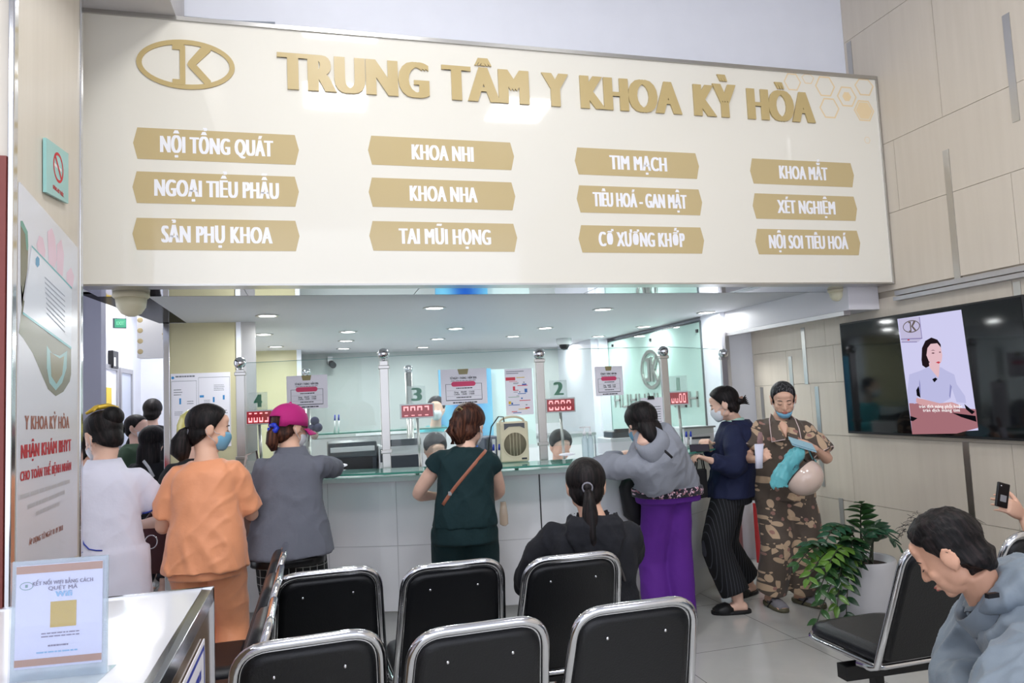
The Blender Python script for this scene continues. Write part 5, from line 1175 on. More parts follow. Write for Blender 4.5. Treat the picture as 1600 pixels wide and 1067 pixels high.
b.loft(H0, cap=False); obj('collar', b, nurse, c['root'])
clip = c['H']; obj('hair_clip', MB().tube([clip @ V(p) for p in [(-.07, -.03, .125), (-.03, -.055, .142), (.02, -.075, .142), (.065, -.085, .125)]], [.006, .013, .013, .006], 8).tube([clip @ V(p) for p in [(-.06, -.075, .115), (-.02, -.06, .148), (.03, -.05, .145)]], [.005, .009, .005], 8), mat('gold_ribbon', (214, 178, 60), .35, .3), c['root'])
pk = onskin(o, [(126, 838), (131, 850), (139, 858), (150, 860), (160, 860)], .002)
if len(pk) > 1: obj('pocket_piping', MB().tube(pk, .003, 6), navyline, c['root'])

# --- woman in orange
hc = at(326, 672, y=3.95); nk = at(322, 716, y=3.93); px = at(322, 850, y=3.93)
c = person('person in peach orange blouse and trousers with a low black ponytail and blue mask', (px.x, 3.93, .80), (.12, 1), (nk.x, 3.95, 1.255), (hc.x, 3.97, 1.395), (.95, .28), -.12, fat=.92, shw=.137, hands=[at(268, 812, y=4.2), at(378, 775, y=4.22)], poles=[(-.3, -.5, -1), (.45, -.4, -1)], mask=maskb, skinm=skin2, bits=True,
    hair=lambda mb, H_, k: (hairshell(mb, H_, 1, .010, .0, .0, .006), mb.tube([(0, -.085, -.0), (.0, -.115, -.02), (.0, -.125, -.06), (0, -.12, -.11), (.01, -.10, -.15)], [.024, .028, .046, .050, .022], 16, flat=.8)))
orange = mat('orange_satin', (238, 160, 116), .5, var=.03, bump=(16, .4), sheen=.3)
blouse(c, orange, 'blouse', -.17, .975, .012, .03, .40, .018, .016, .034, tf=.6)
trousers(c, orange, radii=[(0, .100), (.35, .086), (.7, .078), (1, .080)], f1=.82)
obj('hair_tie', MB().tube([c['H'] @ V((.022*math.cos(a), -.098, .0+.022*math.sin(a)-.008)) for a in [2*PI*k/12 for k in range(12)]], .006, 8, closed=True), mat('grey_scrunchie', (130, 128, 136), .8), c['root'])

# --- pink cap woman in grey
hc = at(452, 668, y=4.18); nk = at(455, 706, y=4.16); px = at(452, 850, y=4.12)
c = person('person in grey jacket and bright pink cap leaning an elbow on the counter', (px.x, 4.12, .80), (.15, 1), (nk.x, 4.17, 1.245), (hc.x, 4.2, 1.375), (.75, .65), -.15, fat=.98, shw=.150, hands=[at(425, 770, y=4.42), at(462, 730, y=4.44)], poles=[(-.4, -.6, -1), (1, .1, -.1)], mask=maskw, skinm=skin2,
    hair=lambda mb, H_, k: (hairshell(mb, H_, 1, .006, .01, .0, .0), mb.tube([(0, -.085, -.01), (.0, -.11, -.035), (.0, -.105, -.08), (0, -.085, -.12)], [.028, .030, .034, .018], 14)), hairm=hbrown)
greyj = cloth('grey_jacket_cloth', (104, 107, 118), .9, .06, 30, .3)
blouse(c, greyj, 'jacket', -.17, .985, .012, .05, .95, .016, .004, .028, tf=.6)
b = MB(); [b.loft([ell(c['N']+Z*z, c['R'], c['F'], r1, r1*.88, 24, 2.1) for z, r1 in [(-.04, .105), (.0, .075), (.035, .066), (.037, .074), (-.02, .10)]], cap=False)]; obj('jacket_collar', b, greyj, c['root'])
def plaid(name, c1, c2, s, w_):
    m = mat(name, c1, .85); nt = m.node_tree; b = nt.nodes['Principled BSDF']; tc = nt.nodes.new('ShaderNodeTexCoord'); sp = nt.nodes.new('ShaderNodeSeparateXYZ'); nt.links.new(tc.outputs['Object'], sp.inputs[0]); last = None
    for ax in ('X', 'Z'):
        if s[0 if ax == 'X' else 1] is None: continue
        md = nt.nodes.new('ShaderNodeMath'); md.operation = 'PINGPONG'; md.inputs[1].default_value = s[0 if ax == 'X' else 1]; nt.links.new(sp.outputs[ax], md.inputs[0])
        lt = nt.nodes.new('ShaderNodeMath'); lt.operation = 'LESS_THAN'; lt.inputs[1].default_value = w_; nt.links.new(md.outputs[0], lt.inputs[0])
        if last: mx = nt.nodes.new('ShaderNodeMath'); mx.operation = 'MAXIMUM'; nt.links.new(last.outputs[0], mx.inputs[0]); nt.links.new(lt.outputs[0], mx.inputs[1]); last = mx
        else: last = lt
    mi = nt.nodes.new('ShaderNodeMix'); mi.data_type = 'RGBA'; nt.links.new(last.outputs[0], mi.inputs[0]); mi.inputs[6].default_value = (*lin(c1), 1); mi.inputs[7].default_value = (*lin(c2), 1); nt.links.new(mi.outputs[2], b.inputs['Base Color']); return m
trousers(c, plaid('black_plaid_cloth', (26, 28, 30), (150, 152, 150), (.018, .022), .0022), radii=[(0, .10), (.5, .095), (1, .10)], f1=.95)
obj('undershirt_hem', MB().loft([ell(c['spine'](t_)-Z*0, c['R'], c['F'], r1, r1*.76, 24) for t_, r1 in [(-.27, .19), (-.15, .19)]]), black, c['root'])
# cap
H_ = c['H']; b = MB(); vs = []; n = 36; m_ = 12
for i in range(m_+1):
    a = PI*.5*i/m_
    for k in range(n): bt = 2*PI*k/n; vs.append(H_ @ V((.088*math.sin(a)*math.sin(bt), -.010+.108*math.sin(a)*math.cos(bt), .046+.092*math.cos(a) if i else .138)))
for k in range(n): bt = 2*PI*k/n; vs.append(H_ @ V((.089*math.sin(bt), -.010+.109*math.cos(bt), .018-.012*(math.cos(bt) < -.5))))
b.add(vs, [((i+1)*n+q, (i+1)*n+(q+1) % n, i*n+(q+1) % n, i*n+q) for i in range(m_+1) for q in range(n) if not (i >= m_-1 and abs(q-n/2) < 3.5)], True)
pinkc = cloth('magenta_cap_cloth', (188, 34, 122), .75, .05, 60, .2); cp = obj('cap', b, pinkc, c['root']); so = cp.modifiers.new('s', 'SOLIDIFY'); so.thickness = .003; so.offset = 1
b = MB(); vs = []
for u in range(7):
    for k in range(15): a = -1.15+2.3*k/14; L = .105+.078*(u/6)*math.cos(a*.75); vs.append(H_ @ V((.088*math.sin(a)*(1+.1*u/6), -.008+L*math.cos(a*.9) if u else -.010+.107*math.cos(a), .024-.03*(u/6)-.025*abs(math.sin(a))**2)))
b.add(vs, [(i*15+q, i*15+q+1, (i+1)*15+q+1, (i+1)*15+q) for i in range(6) for q in range(14)], True); br = obj('cap_brim', b, pinkc, cp); so = br.modifiers.new('s', 'SOLIDIFY'); so.thickness = .004
obj('cap_button', MB().ball(H_ @ V((0, -.01, .141)), .008, 10, 6), pinkc, cp)
b = MB(); b.tube([H_ @ V((.026*math.cos(a), -.108+.006*math.sin(3*a), -.012+.024*math.sin(a))) for a in [2*PI*k/18 for k in range(18)]], [.012+.004*math.sin(k*2.3) for k in range(18)], 8, closed=True); obj('blue_scrunchie', b, mat('royal_blue_satin', (34, 56, 190), .4), c['root'])
obj('glasses_arm', MB().tube([H_ @ V(p) for p in [(.078, -.005, .015), (.078, .05, .012), (.07, .085, .01), (.055, .092, -.06)]], .0015, 6), black, c['root'])
# beige tote beside her
p = at(392, 800, y=4.2); tg = thing('tote_bag', 'pale brown tote bag hanging between the orange blouse and grey jacket', 'bag', (p.x, 4.22, .78))
zt_, zb_ = at(392, 752, y=4.22).z, at(392, 845, y=4.22).z
obj('bag_body', MB().loft([ell(V((p.x, 4.24, z)), V((1, 0, 0)), V((0, 1, 0)), w_, .045, 20, 3.5) for z, w_ in [(zb_, .075), (zb_+.02, .085), (zt_-.03, .08), (zt_, .07)]]), cloth('beige_canvas', (176, 164, 158), .8, .05, 60, .3), tg)
obj('handle', MB().tube([V((p.x-.05, 4.24, zt_-.01)), V((p.x-.02, 4.24, zt_+.14)), V((p.x+.03, 4.25, zt_+.16)), V((p.x+.05, 4.24, zt_-.01))], .006, 8), mat('beige_canvas', (176, 164, 158)), tg)

# --- woman in dark green
hc = at(735, 668, y=4.15); nk = at(728, 705, y=4.14); px = at(728, 850, y=4.10)
c = person('person in dark green sleeveless top and trousers with loosely tied brown hair', (px.x, 4.12, .80), (.2, .98), (nk.x, 4.14, 1.22), (hc.x, 4.18, 1.33), (.62, .78), -.2, fat=.97, shw=.140, hands=[at(690, 775, y=4.42), at(750, 785, y=4.45)], poles=[(-1, -.35, -.35), (1, -.3, -.8)], mask=maskw,
    hair=lambda mb, H_, k: (hairshell(mb, H_, 1, .013, .02, .004, .012), mb.tube([(-.01, -.075, .07), (-.015, -.100, .05), (-.015, -.105, .0), (-.015, -.095, -.05), (-.01, -.075, -.10)], [.03, .045, .052, .05, .03], 16, flat=.9), [mb.tube([(-.02+.012*math.cos(q*1.7), -.11+.02*math.sin(q), .06), (-.03+.02*math.sin(q*2.3), -.135, .02), (-.03+.03*math.sin(q*1.1), -.14+.02*math.cos(q), -.04), (-.02+.03*math.sin(q*.7), -.12, -.11)], [.008, .012, .012, .004], 7) for q in range(9)]), hairm=hbrown)
dgreen = cloth('dark_green_crepe', (9, 42, 46), .85, .05, 40, .25)
blouse(c, dgreen, 'top', -.03, .975, .008, .01, .13, .022, .0, .026, tf=.5)
trousers(c, dgreen, radii=[(0, .108), (.3, .105), (.6, .10), (1, .10)], ease=.014)
top = [o for o in c['root'].children if o.name.startswith('top')][0]
pts = onskin(top, [(760, 703), (752, 712), (742, 724), (732, 736), (722, 748), (712, 760), (703, 772), (697, 781), (692, 789)], .005)
strapm = mat('tan_leather', (158, 98, 76), .4); st = thing('crossbody_strap', 'tan leather bag strap slung across the dark green top', 'strap', pts[0])
obj('strap', MB().loft([ell(p, V((.75, 0, -.6)).normalized(), V((0, 1, 0)), .010, .003, 10) for p in pts]), strapm, st)
q_ = onskin(top, [(703, 771)], .009)[0]; obj('buckle', MB().box(q_-V((.009, .003, .011)), q_+V((.009, .003, .011))), steel, st)
obj('hair_pin', MB().tube([c['H'] @ V(p) for p in [(-.03, -.118, .085), (-.01, -.125, .10), (.01, -.118, .088), (-.005, -.112, .075)]], .004, 6, closed=True), brass, c['root'])
p = at(787, 805, y=4.3); o = obj('plastic_pouch', MB().loft([ell(V((p.x, 4.3, z)), V((1, 0, 0)), V((0, 1, 0)), w_, .02, 16) for z, w_ in [(p.z-.06, .012), (p.z-.05, .026), (p.z, .026), (p.z+.08, .016)]]), glassmat('pouch_film', (238, 224, 208), .4, .1)); tag(o, 'clear plastic pouch with brown contents hanging right of the green top', 'pouch')

# --- grey hooded sweater, purple trousers, leaning left on the counter
hc = at(1008, 682, y=4.08); hipx = at(1044, 805, y=4.22); nk = at(1010, 716, y=4.02)
c = person('person in light grey sweater and purple trousers bending over the counter', (hipx.x, 4.22, .90), (-.2, 1), (nk.x, 4.02, 1.20), (hc.x-.01, 4.10, 1.29), (-.2, .98), -.35, fat=1.12, shw=.15, hands=[at(968, 712, y=4.34), at(1012, 735, y=4.42)], poles=[(-1, .25, -.15), (.6, -.3, -1)], mask=maskb,
    feet=[(1.99, 4.2, .075), (2.15, 4.2, .075)], knees=[(0, 1, 0), (0, 1, 0)], hunch=.03, armlen=1.02,
    hair=lambda mb, H_, k: (hairshell(mb, H_, 1, .018, .05, .0, .006, side=.012), mb.tube([(0, -.055, .02), (.0, -.075, -.04), (.0, -.085, -.09), (.0, -.095, -.13), (.0, -.10, -.15)], [.07, .078, .072, .055, .02], 18, flat=.62)))
swgrey = cloth('light_grey_sweat', (146, 150, 160), .95, .04, 34, .3)
blouse(c, swgrey, 'sweater', -.05, .98, .020, .0, .95, .026, .0, .036, tf=.5)
b = MB(); N_ = c['N']; b.loft([ell(N_+c['U']*u-c['Ft']*f_, c['Rt'], c['Ft'], r1, r2, 24, 2.2) for u, f_, r1, r2 in [(-.14, .10, .05, .02), (-.09, .10, .10, .035), (.0, .06, .11, .07), (.06, .03, .082, .074), (.02, .01, .05, .05)]]); obj('hood', b, swgrey, c['root'])
trousers(c, cloth('purple_cloth', (92, 34, 140), .8, .05, 22, .3), radii=[(0, .105), (.3, .100), (.6, .092), (1, .092)], t1=.03, ease=.018, f1=1.0)
def floral(name, c0, cols, sc, axes='xz'):
    m = mat(name, c0, .8, sheen=.15); nt = m.node_tree; b = nt.nodes['Principled BSDF']; L_ = nt.links.new
    tc = nt.nodes.new('ShaderNodeTexCoord'); prev = None
    def M_(op, *a):
        n = nt.nodes.new('ShaderNodeMath'); n.operation = op
        for i, v in enumerate(a):
            if hasattr(v, 'is_output') or isinstance(v, bpy.types.NodeSocket): L_(v, n.inputs[i])
            else: n.inputs[i].default_value = v
        return n.outputs[0]
    for li, (cc, s_, petals, rad, off) in enumerate(cols):
        mp = nt.nodes.new('ShaderNodeMapping'); mp.inputs['Scale'].default_value = (s_, s_*.05, s_); mp.inputs['Location'].default_value = (off, off*2, off*3); L_(tc.outputs['Object'], mp.inputs[0])
        vo = nt.nodes.new('ShaderNodeTexVoronoi'); vo.voronoi_dimensions = '3D'; vo.inputs['Scale'].default_value = 1; vo.inputs['Randomness'].default_value = .75; L_(mp.outputs[0], vo.inputs['Vector'])
        sub = nt.nodes.new('ShaderNodeVectorMath'); sub.operation = 'SUBTRACT'; L_(mp.outputs[0], sub.inputs[0]); L_(vo.outputs['Position'], sub.inputs[1])
        sp = nt.nodes.new('ShaderNodeSeparateXYZ'); L_(sub.outputs[0], sp.inputs[0]); cs = nt.nodes.new('ShaderNodeSeparateColor'); L_(vo.outputs['Color'], cs.inputs[0])
        ang = M_('ARCTAN2', sp.outputs['Z'], sp.outputs['X']); ang = M_('ADD', ang, M_('MULTIPLY', cs.outputs[0], 6.28))
        r = M_('SQRT', M_('ADD', M_('MULTIPLY', sp.outputs['X'], sp.outputs['X']), M_('MULTIPLY', sp.outputs['Z'], sp.outputs['Z'])))
        pt = M_('POWER', M_('ABSOLUTE', M_('COSINE', M_('MULTIPLY', ang, petals))), 1.3)
        md = M_('ADD', .55, M_('MULTIPLY', .45, M_('COSINE', ang)))
        lim = M_('MULTIPLY', M_('MULTIPLY', pt, md), rad); ins = M_('MULTIPLY', M_('LESS_THAN', r, lim), M_('GREATER_THAN', r, rad*.13))
        mi = nt.nodes.new('ShaderNodeMix'); mi.data_type = 'RGBA'; L_(ins, mi.inputs[0]); mi.inputs[7].default_value = (*lin(cc), 1)
        if prev: L_(prev, mi.inputs[6])
        else: mi.inputs[6].default_value = (*lin(c0), 1)
        prev = mi.outputs[2]
    L_(prev, b.inputs['Base Color']); return m
b = MB(); c['torso'](b, -.14, -.0, .034, 0, 4, tab=GAR); fuse('blouse_hem', b, floral('floral_hem', (28, 26, 40), [((222, 190, 206), 22, 2.5, .62, 0), ((176, 120, 130), 30, 2, .5, 3)], 1), c['root'], .008, 3)
bk = thing('shoulder_bag', 'black shoulder bag hanging in front of the grey sweater', 'bag', at(990, 790, y=4.42)); p = at(990, 780, y=4.42)
obj('bag_body', MB().loft([ell(V((p.x+dx, 4.42, z)), V((1, 0, 0)), V((0, 1, 0)), w_, .05, 20, 3) for z, dx, w_ in [(p.z-.16, .05, .06), (p.z-.1, .02, .09), (p.z+.08, -.02, .07), (p.z+.13, -.03, .03)]]), mat('black_nylon', (24, 24, 28), .6), bk)
sw_ = [o for o in c['root'].children if o.name.startswith('sweater')][0]; obj('bag_strap', MB().tube(onskin(sw_, [(1020, 686), (1025, 692), (1030, 698), (1037, 703), (1044, 709), (1050, 715)], .003), .008, 8), mat('black_nylon', (24, 24, 28), .6), bk)

# --- navy jacket, facing left, at the counter end
hc = at(1133, 642, y=4.62); px = at(1140, 790, y=4.66)
c = person('person in navy jacket and black pinstripe trousers holding a phone at the counter end', (px.x, 4.64, .80), (-.75, .6), (at(1150, 686, y=4.64).x, 4.64, 1.245), (hc.x, 4.63, 1.37), (-.83, .56), -.3, fat=1.03, hands=[at(1106, 718, y=4.42), at(1108, 698, y=4.62)], poles=[(.5, -.3, -1), (.3, .5, -1)], mask=maskw, skinm=skin, vox=.007, curl=(1.0, 1.1),
    feet=[(2.70, 4.45, .075), (3.02, 4.82, .075)], knees=[(-1, .3, 0), (-1, .3, 0)], footdir=[(-1, .25, 0), (-.9, -.35, 0)], bits=True,
    hair=lambda mb, H_, k: (hairshell(mb, H_, 1, .011, .0, .0, .008), mb.tube([(0, -.08, .02), (.0, -.11, -.01), (.0, -.115, -.03)], [.03, .03, .022], 12), [mb.tube([(0, -.11, -.02), (.01*math.sin(q), -.14, -.03+.006*q), (.015*math.sin(q), -.165, -.05+.014*q)], [.010, .008, .002], 6) for q in range(6)]))
navy = cloth('navy_jacket_cloth', (24, 32, 66), .8, .06, 26, .35)
blouse(c, navy, 'jacket', -.13, .97, .030, .0, .93, .028, .0, .03, tf=.5, vox=.008)
b = MB(); b.loft([ell(c['N']+Z*z-c['F']*f_, c['R'], c['F'], r1, r2, 24, 2.2) for z, f_, r1, r2 in [(-.14, .07, .05, .03), (-.09, .075, .10, .055), (-.02, .05, .11, .08), (.02, .03, .09, .07), (.0, .0, .07, .06)]]); obj('hood', b, navy, c['root'])
b = MB(); b.loft([ell(c['N']+Z*z, c['R'], c['F'], r1, r1*.9, 24, 2.1) for z, r1 in [(-.02, .085), (.02, .066), (.035, .062), (.03, .07), (-.02, .09)]], cap=False); obj('mint_collar', b, cloth('mint_cloth', (170, 208, 196), .8), c['root'])
trousers(c, plaid('black_pinstripe_cloth', (20, 21, 25), (70, 72, 80), (.010, None), .0012), radii=[(0, .105), (.3, .105), (.6, .10), (1, .10)], f1=.93)
for s, fd in ((-1, (-1, .25, 0)), (1, (-.9, -.35, 0))): shoe(c, s, mat('black_rubber', (22, 22, 24), .5), 'slipper', strap=[(.05, .046, .03), (.09, .054, .05), (.14, .054, .035), (.17, .04, .012)], fd=fd)
obj('hair_claw', MB().box((-.014, -.142, -.004), (.014, -.10, .022), c['H']).box((-.018, -.13, .004), (.018, -.112, .02), c['H']), mat('brown_claw', (150, 116, 98), .3), c['root'], bevel=.004)
p = at(1093, 700, y=4.47); M = frame(p, (.75, -.35, 0), (.2, .45, .5)); t = thing('mobile_phone', 'dark phone in a case held over the counter by the navy jacket', 'phone', p); obj('phone_body', MB().box((-.065, -.032, -.004), (.065, .032, .004), M), black, t, bevel=.004); obj('phone_screen', MB().box((-.06, -.028, .004), (.06, .028, .005), M), mat('dark_screen', (60, 56, 66), .1), t)
t = thing('tote_bag', 'black tote bag hanging by straps below the navy jacket sleeve', 'bag', at(1093, 750, y=4.4)); p = at(1093, 770, y=4.42); zt_, zb_ = at(1093, 722, y=4.42).z, p.z
p1_, p2_ = at(1093, 738, y=4.42), at(1093, 775, y=4.42); cb = mat('black_cotton', (20, 20, 24), .9)
obj('bag_body', MB().loft([ell(V((p1_.x, 4.42, z)), V((.9, .3, 0)).normalized(), V((-.3, .9, 0)).normalized(), w_, .025, 20, 4) for z, w_ in [(p2_.z-.01, .045), (p2_.z, .05), (p1_.z+.01, .054), (p1_.z+.02, .05)]]), cb, t)
for dx in (-.012, .012): obj('bag_strap', MB().tube([V((p1_.x-.03, 4.42+dx, p1_.z)), V((p1_.x-.012, 4.42+dx, p1_.z+.12)), at(1098, 712, y=4.42), V((p1_.x+.02, 4.42+dx, p1_.z+.12)), V((p1_.x+.035, 4.42+dx, p1_.z))], .005, 6, flat=.6), cb, t)

# --- old woman in brown leaf print, facing the camera
hc = at(1222, 637, y=4.45); px = at(1228, 790, y=4.48)
lh = at(1186, 712, y=4.22); rh = at(1268, 700, y=4.16)
c = person('person in brown leaf print pyjamas with lowered blue mask reading a paper', (px.x, 4.50, .82), (-.42, -.9), (hc.x+.01, 4.49, 1.26), (hc.x, 4.43, 1.39), (-.52, -.86), -.36, fat=1.04, shw=.150, vox=.0055, hands=[V((rh.x+.045, rh.y+.02, rh.z-.01)), V((lh.x-.0, lh.y+.03, lh.z-.03))], poles=[(.9, .3, -.7), (-.6, .5, -.9)], skinm=skin2, mask=maskb, mask_low=1., bits=True,
    handspec=[dict(d=(-1, -.25, .25), n=(.1, -.9, .6), t=(-.2, -.2, 1), curl=.75, thumb=.9), dict(d=(.15, -.6, .35), n=(-1, -.3, -.1), t=(0, 0, 1), curl=1.25, thumb=1.1)],
    feet=[(3.20, 4.47, .08), (2.98, 4.50, .08)], knees=[(-.2, -1, 0), (-.2, -1, 0)], footdir=[(.25, -1, 0), (-.1, -1, 0)],
    hair=lambda mb, H_, k: (hairshell(mb, H_, 1, .006, -.01, .004, .004), mb.ball((0, -.1, .0), (.03, .03, .03), 14, 10)), hairm=hgrey)
leafc = floral('brown_leaf_print', (92, 80, 70), [((198, 170, 140), 5.2, 2.5, .62, 0), ((204, 176, 146), 7.2, 1.5, .44, 4.3), ((164, 122, 110), 8, 1, .22, 8.1)], 1)
blouse(c, leafc, 'blouse', -.25, .975, .024, .012, (.40, .40), .034, .01, .036, tf=.5, vox=.009)
trousers(c, leafc, radii=[(0, .115), (.3, .115), (.6, .105), (1, .105)], f1=.97)
pink = mat('cream_piping', (226, 204, 200), .7)
for s in (-1, 1): cuff(c, s, .395, .083, 'sleeve_piping', pink, .004)
# flat collar with piping
N_, Fv, Rv, Uv = c['N'], c['F'], c['R'], Z
def cpt(u, v, d): return N_+Rv*u+Z*v+Fv*d
col = MB()
for s in (-1, 1):
    top_ = [cpt(s*.060, .035, -.03), cpt(s*.085, -.005, .05), cpt(s*.094, -.07, .112), cpt(s*.096, -.150, .150), cpt(s*.01, -.135, .163), cpt(s*.030, -.06, .115), cpt(s*.050, -.0, .07), cpt(s*.055, .03, .0)]
    col.add([p for p in top_]+[p+Fv*.006+Z*.002 for p in top_], [tuple(range(8)), tuple(range(8, 16))[::-1]]+[(i, (i+1) % 8, 8+(i+1) % 8, 8+i) for i in range(8)])
    obj('collar_piping', MB().tube([p+Fv*.008+Z*.003 for p in top_[:5]], .0035, 6), pink, c['root'])
obj('collar', col, leafc, c['root'])
b = MB(); b.add([cpt(-.035, -.005, .082), cpt(.035, -.005, .082), cpt(0, -.125, .158)], [(0, 1, 2)]); b.add([cpt(-.035, -.005, .06), cpt(.035, -.005, .06), cpt(0, -.125, .12)], [(0, 1, 2)]); 
obj('neckline_skin', MB().loft([ell(cpt(0, z, d), Rv, Fv, w_, .02, 14) for z, d, w_ in [(.0, .050, .04), (-.05, .09, .03), (-.12, .135, .004)]]), skin2, c['root'])
for s, fd in ((-1, (.25, -1, 0)), (1, (-.1, -1, 0))): shoe(c, s, mat('grey_sock', (128, 126, 132), .9), 'sandal', sole=mat('khaki_sole', (96, 92, 72), .7), strap=[(.0, .034, .03), (.06, .042, .045), (.12, .046, .03), (.17, .034, .012)], fd=fd)
for s, fd in ((-1, (.25, -1, 0)), (1, (-.1, -1, 0))):
    A = c['L'][s][2]; F_ = V(fd).normalized(); r_ = V((F_.y, -F_.x, 0)); g = V((A.x, A.y, A.z-.05))
    obj('sandal_strap', MB().tube([g+r_*.052+F_*.04+Z*-.02, g+r_*.04+F_*.07+Z*.02, g+F_*.12+Z*.018, g-r_*.04+F_*.07+Z*.02, g-r_*.052+F_*.04+Z*-.02], .006, 8), black, c['root'])
# what she holds
p = at(1253, 693, y=4.12); M = frame(p, (1, -.15, -.35), (0, .8, .55)); t = thing('folded_leaflet', 'folded pale blue leaflet held up in front of the leaf print blouse', 'leaflet', p); obj('leaflet_sheet', MB().box((-.085, -.04, -.001), (.085, .04, .001), M).box((-.08, -.05, -.008), (.09, .03, -.005), M), mat('pale_blue_paper', (168, 208, 222), .5), t)
p = at(1186, 707, y=4.17); t = thing('rolled_papers', 'rolled white papers gripped beside the navy jacket', 'papers', p)
M = frame(p, (1, -.2, .1), (.15, .1, 1)); obj('paper_roll', MB().lathe([(.026, -.115), (.028, -.05), (.030, .05), (.031, .06), (.024, .06), (.02, -.11)], (0, 0, 0), 20, M=frame((0, 0, 0), (1, 0, 0), (0, 1, 0))).v and MB().loft([ell(p+V((.15, .1, 1)).normalized()*z, V((1, 0, 0)), V((0, 1, 0)), r1, r1*.6, 20) for z, r1 in [(-.10, .024), (-.03, .026), (.055, .031)]]), mat('lilac_paper', (222, 222, 238), .5), t)
obj('papers_inside', MB().loft([ell(p+V((.15, .1, 1)).normalized()*z+V((.008, 0, 0)), V((1, 0, 0)), V((0, 1, 0)), r1, .005, 12) for z, r1 in [(.03, .02), (.10, .022), (.13, .012)]]), mat('red_grey_paper', (150, 120, 118), .6), t)
# blue carrier bag
tb2 = thing('carrier_bag', 'crumpled turquoise plastic carrier bag hanging from the old woman\'s hand', 'bag', at(1225, 740, y=4.12))
b = MB(); rg = []
prof = [(1246, 700, 8), (1243, 708, 20), (1240, 716, 22), (1231, 728, 24), (1226, 742, 26), (1222, 755, 23), (1219, 762, 12)]
for i, (x_, y_, w_) in enumerate(prof):
    p = at(x_, y_, y=4.13); s_ = 4.4/FPX; rg.append([q+V((0, 0, .012*math.sin(k*1.9+i))) for k, q in enumerate(ell(p, V((1, -.1, .1)).normalized(), V((0, 1, 0)), w_*s_*.9, .035, 26, 2))])
b.loft(rg); fuse('bag_body', b, mat('turquoise_plastic', (104, 188, 196), .3, bump=(14, .9), sheen=.2), tb2, .006, 2, .03, .05)
obj('bag_handle', MB().tube([at(1246, 702, y=4.12), at(1256, 694, y=4.12), at(1262, 700, y=4.14), at(1270, 716, y=4.13), at(1276, 722, y=4.13)], [.008, .006, .007, .010, .006], 10, flat=.4), mat('turquoise_plastic', (104, 188, 196), .3), tb2)
# beige helmet
th_ = thing('motorbike_helmet', 'glossy beige open helmet hanging from the old woman\'s hand', 'helmet', at(1255, 745, y=4.08)); ctr = at(1257, 746, y=4.08)
R_h = .108; ax = V((-.55, -.35, -.75)).normalized(); M = Matrix.Translation(ctr) @ V((0, 0, 1)).rotation_difference(-ax).to_matrix().to_4x4() if False else Matrix.Translation(ctr) @ V((0, 0, 1)).rotation_difference(V((.38, -.62, -.60)).normalized()).to_matrix().to_4x4()
vs = []; n = 40; m_ = 20
for i in range(m_+1):
    a = PI*.60*i/m_
    for k in range(n): bt = 2*PI*k/n; vs.append(M @ V((R_h*1.0*math.sin(a)*math.cos(bt), R_h*1.14*math.sin(a)*math.sin(bt), R_h*1.0*math.cos(a))))
b = MB().add(vs, [((i+1)*n+q, (i+1)*n+(q+1) % n, i*n+(q+1) % n, i*n+q) for i in range(m_) for q in range(n)], True); o = obj('shell', b, mat('beige_helmet_gloss', (222, 198, 184), .12, coat=.8), th_); so = o.modifiers.new('s', 'SOLIDIFY'); so.thickness = .006; so.offset = -1
obj('inner_padding', MB().add([M @ ((M.inverted() @ V(v))*.93) for v in vs], b.f, True), mat('dark_foam', (34, 32, 34), .9), th_)
obj('rim_bead', MB().tube(vs[-n:], .004, 8, closed=True), mat('dark_rubber', (60, 52, 50), .6), th_)
for px_, py_ in ((1229, 759), (1263, 722), (1233, 752)):
    d = (at(px_, py_, y=4.05)-EYE).normalized(); oc = EYE-ctr; bq = oc.dot(d); disc = bq*bq-(oc.dot(oc)-(R_h*1.02)**2)
    if disc > 0: obj('rivet', MB().ball(EYE+d*(-bq-math.sqrt(disc)), .004, 8, 6), black, th_)
dc = (at(1243, 731, y=4.0)-EYE).normalized(); oc = EYE-ctr; bq = oc.dot(dc); disc = bq*bq-(oc.dot(oc)-(R_h*1.05)**2); pd = EYE+dc*(-bq-math.sqrt(max(disc, 0))); nn = (pd-ctr).normalized(); rt_ = V((.8, 0, .5)); rt_ = (rt_-nn*rt_.dot(nn)).normalized(); FH = frame(pd+nn*.002, rt_, nn.cross(rt_)); b = MB(); text(b, '(HB)', FH, 0, 0, .04, .012, 0, .001, fat=.04); obj('helmet_mark', b, mat('dark_ink', (60, 62, 72), .7), th_)
obj('chin_strap', MB().tube([at(1262, 722, y=4.12), at(1248, 712, y=4.10), at(1250, 702, y=4.12), at(1256, 697, y=4.13)], .007, 8, flat=.4).tube([at(1275, 730, y=4.15), at(1271, 716, y=4.10), at(1266, 704, y=4.12)], .007, 8, flat=.4), black, th_)

# --- black hoodie, seated
hc = at(917, 765, y=3.03)
c = person('person in black hoodie with a long black ponytail seated in the second row', (at(930, 900, y=2.95).x, 3.0, .53), (.28, .96), (at(925, 812, y=3.0).x, 2.99, .955), (hc.x, 3.04, 1.08), (.30, .95), -.12, fat=1.0, shw=.155, hands=[(at(886, 900, y=3).x, 3.35, .62), (at(960, 900, y=3).x, 3.35, .62)], poles=[(-1, -.3, -.6), (1, -.3, -.6)],
    feet=[(.95, 3.48, .075), (1.12, 3.48, .075)], knees=[(0, .6, 1), (0, .6, 1)], skinm=skin2, h=1.58,
    hair=lambda mb, H_, k: (hairshell(mb, H_, 1, .010, .0, .0, .006), mb.ball((0, -.105, .005), (.026, .026, .022), 14, 10), mb.tube([(.0, -.10, .005), (.003, -.13, -.03), (.003, -.14, -.10), (.003, -.135, -.19), (.003, -.125, -.26), (.003, -.12, -.31)], [.016, .036, .054, .060, .044, .012], 20, flat=.6)))
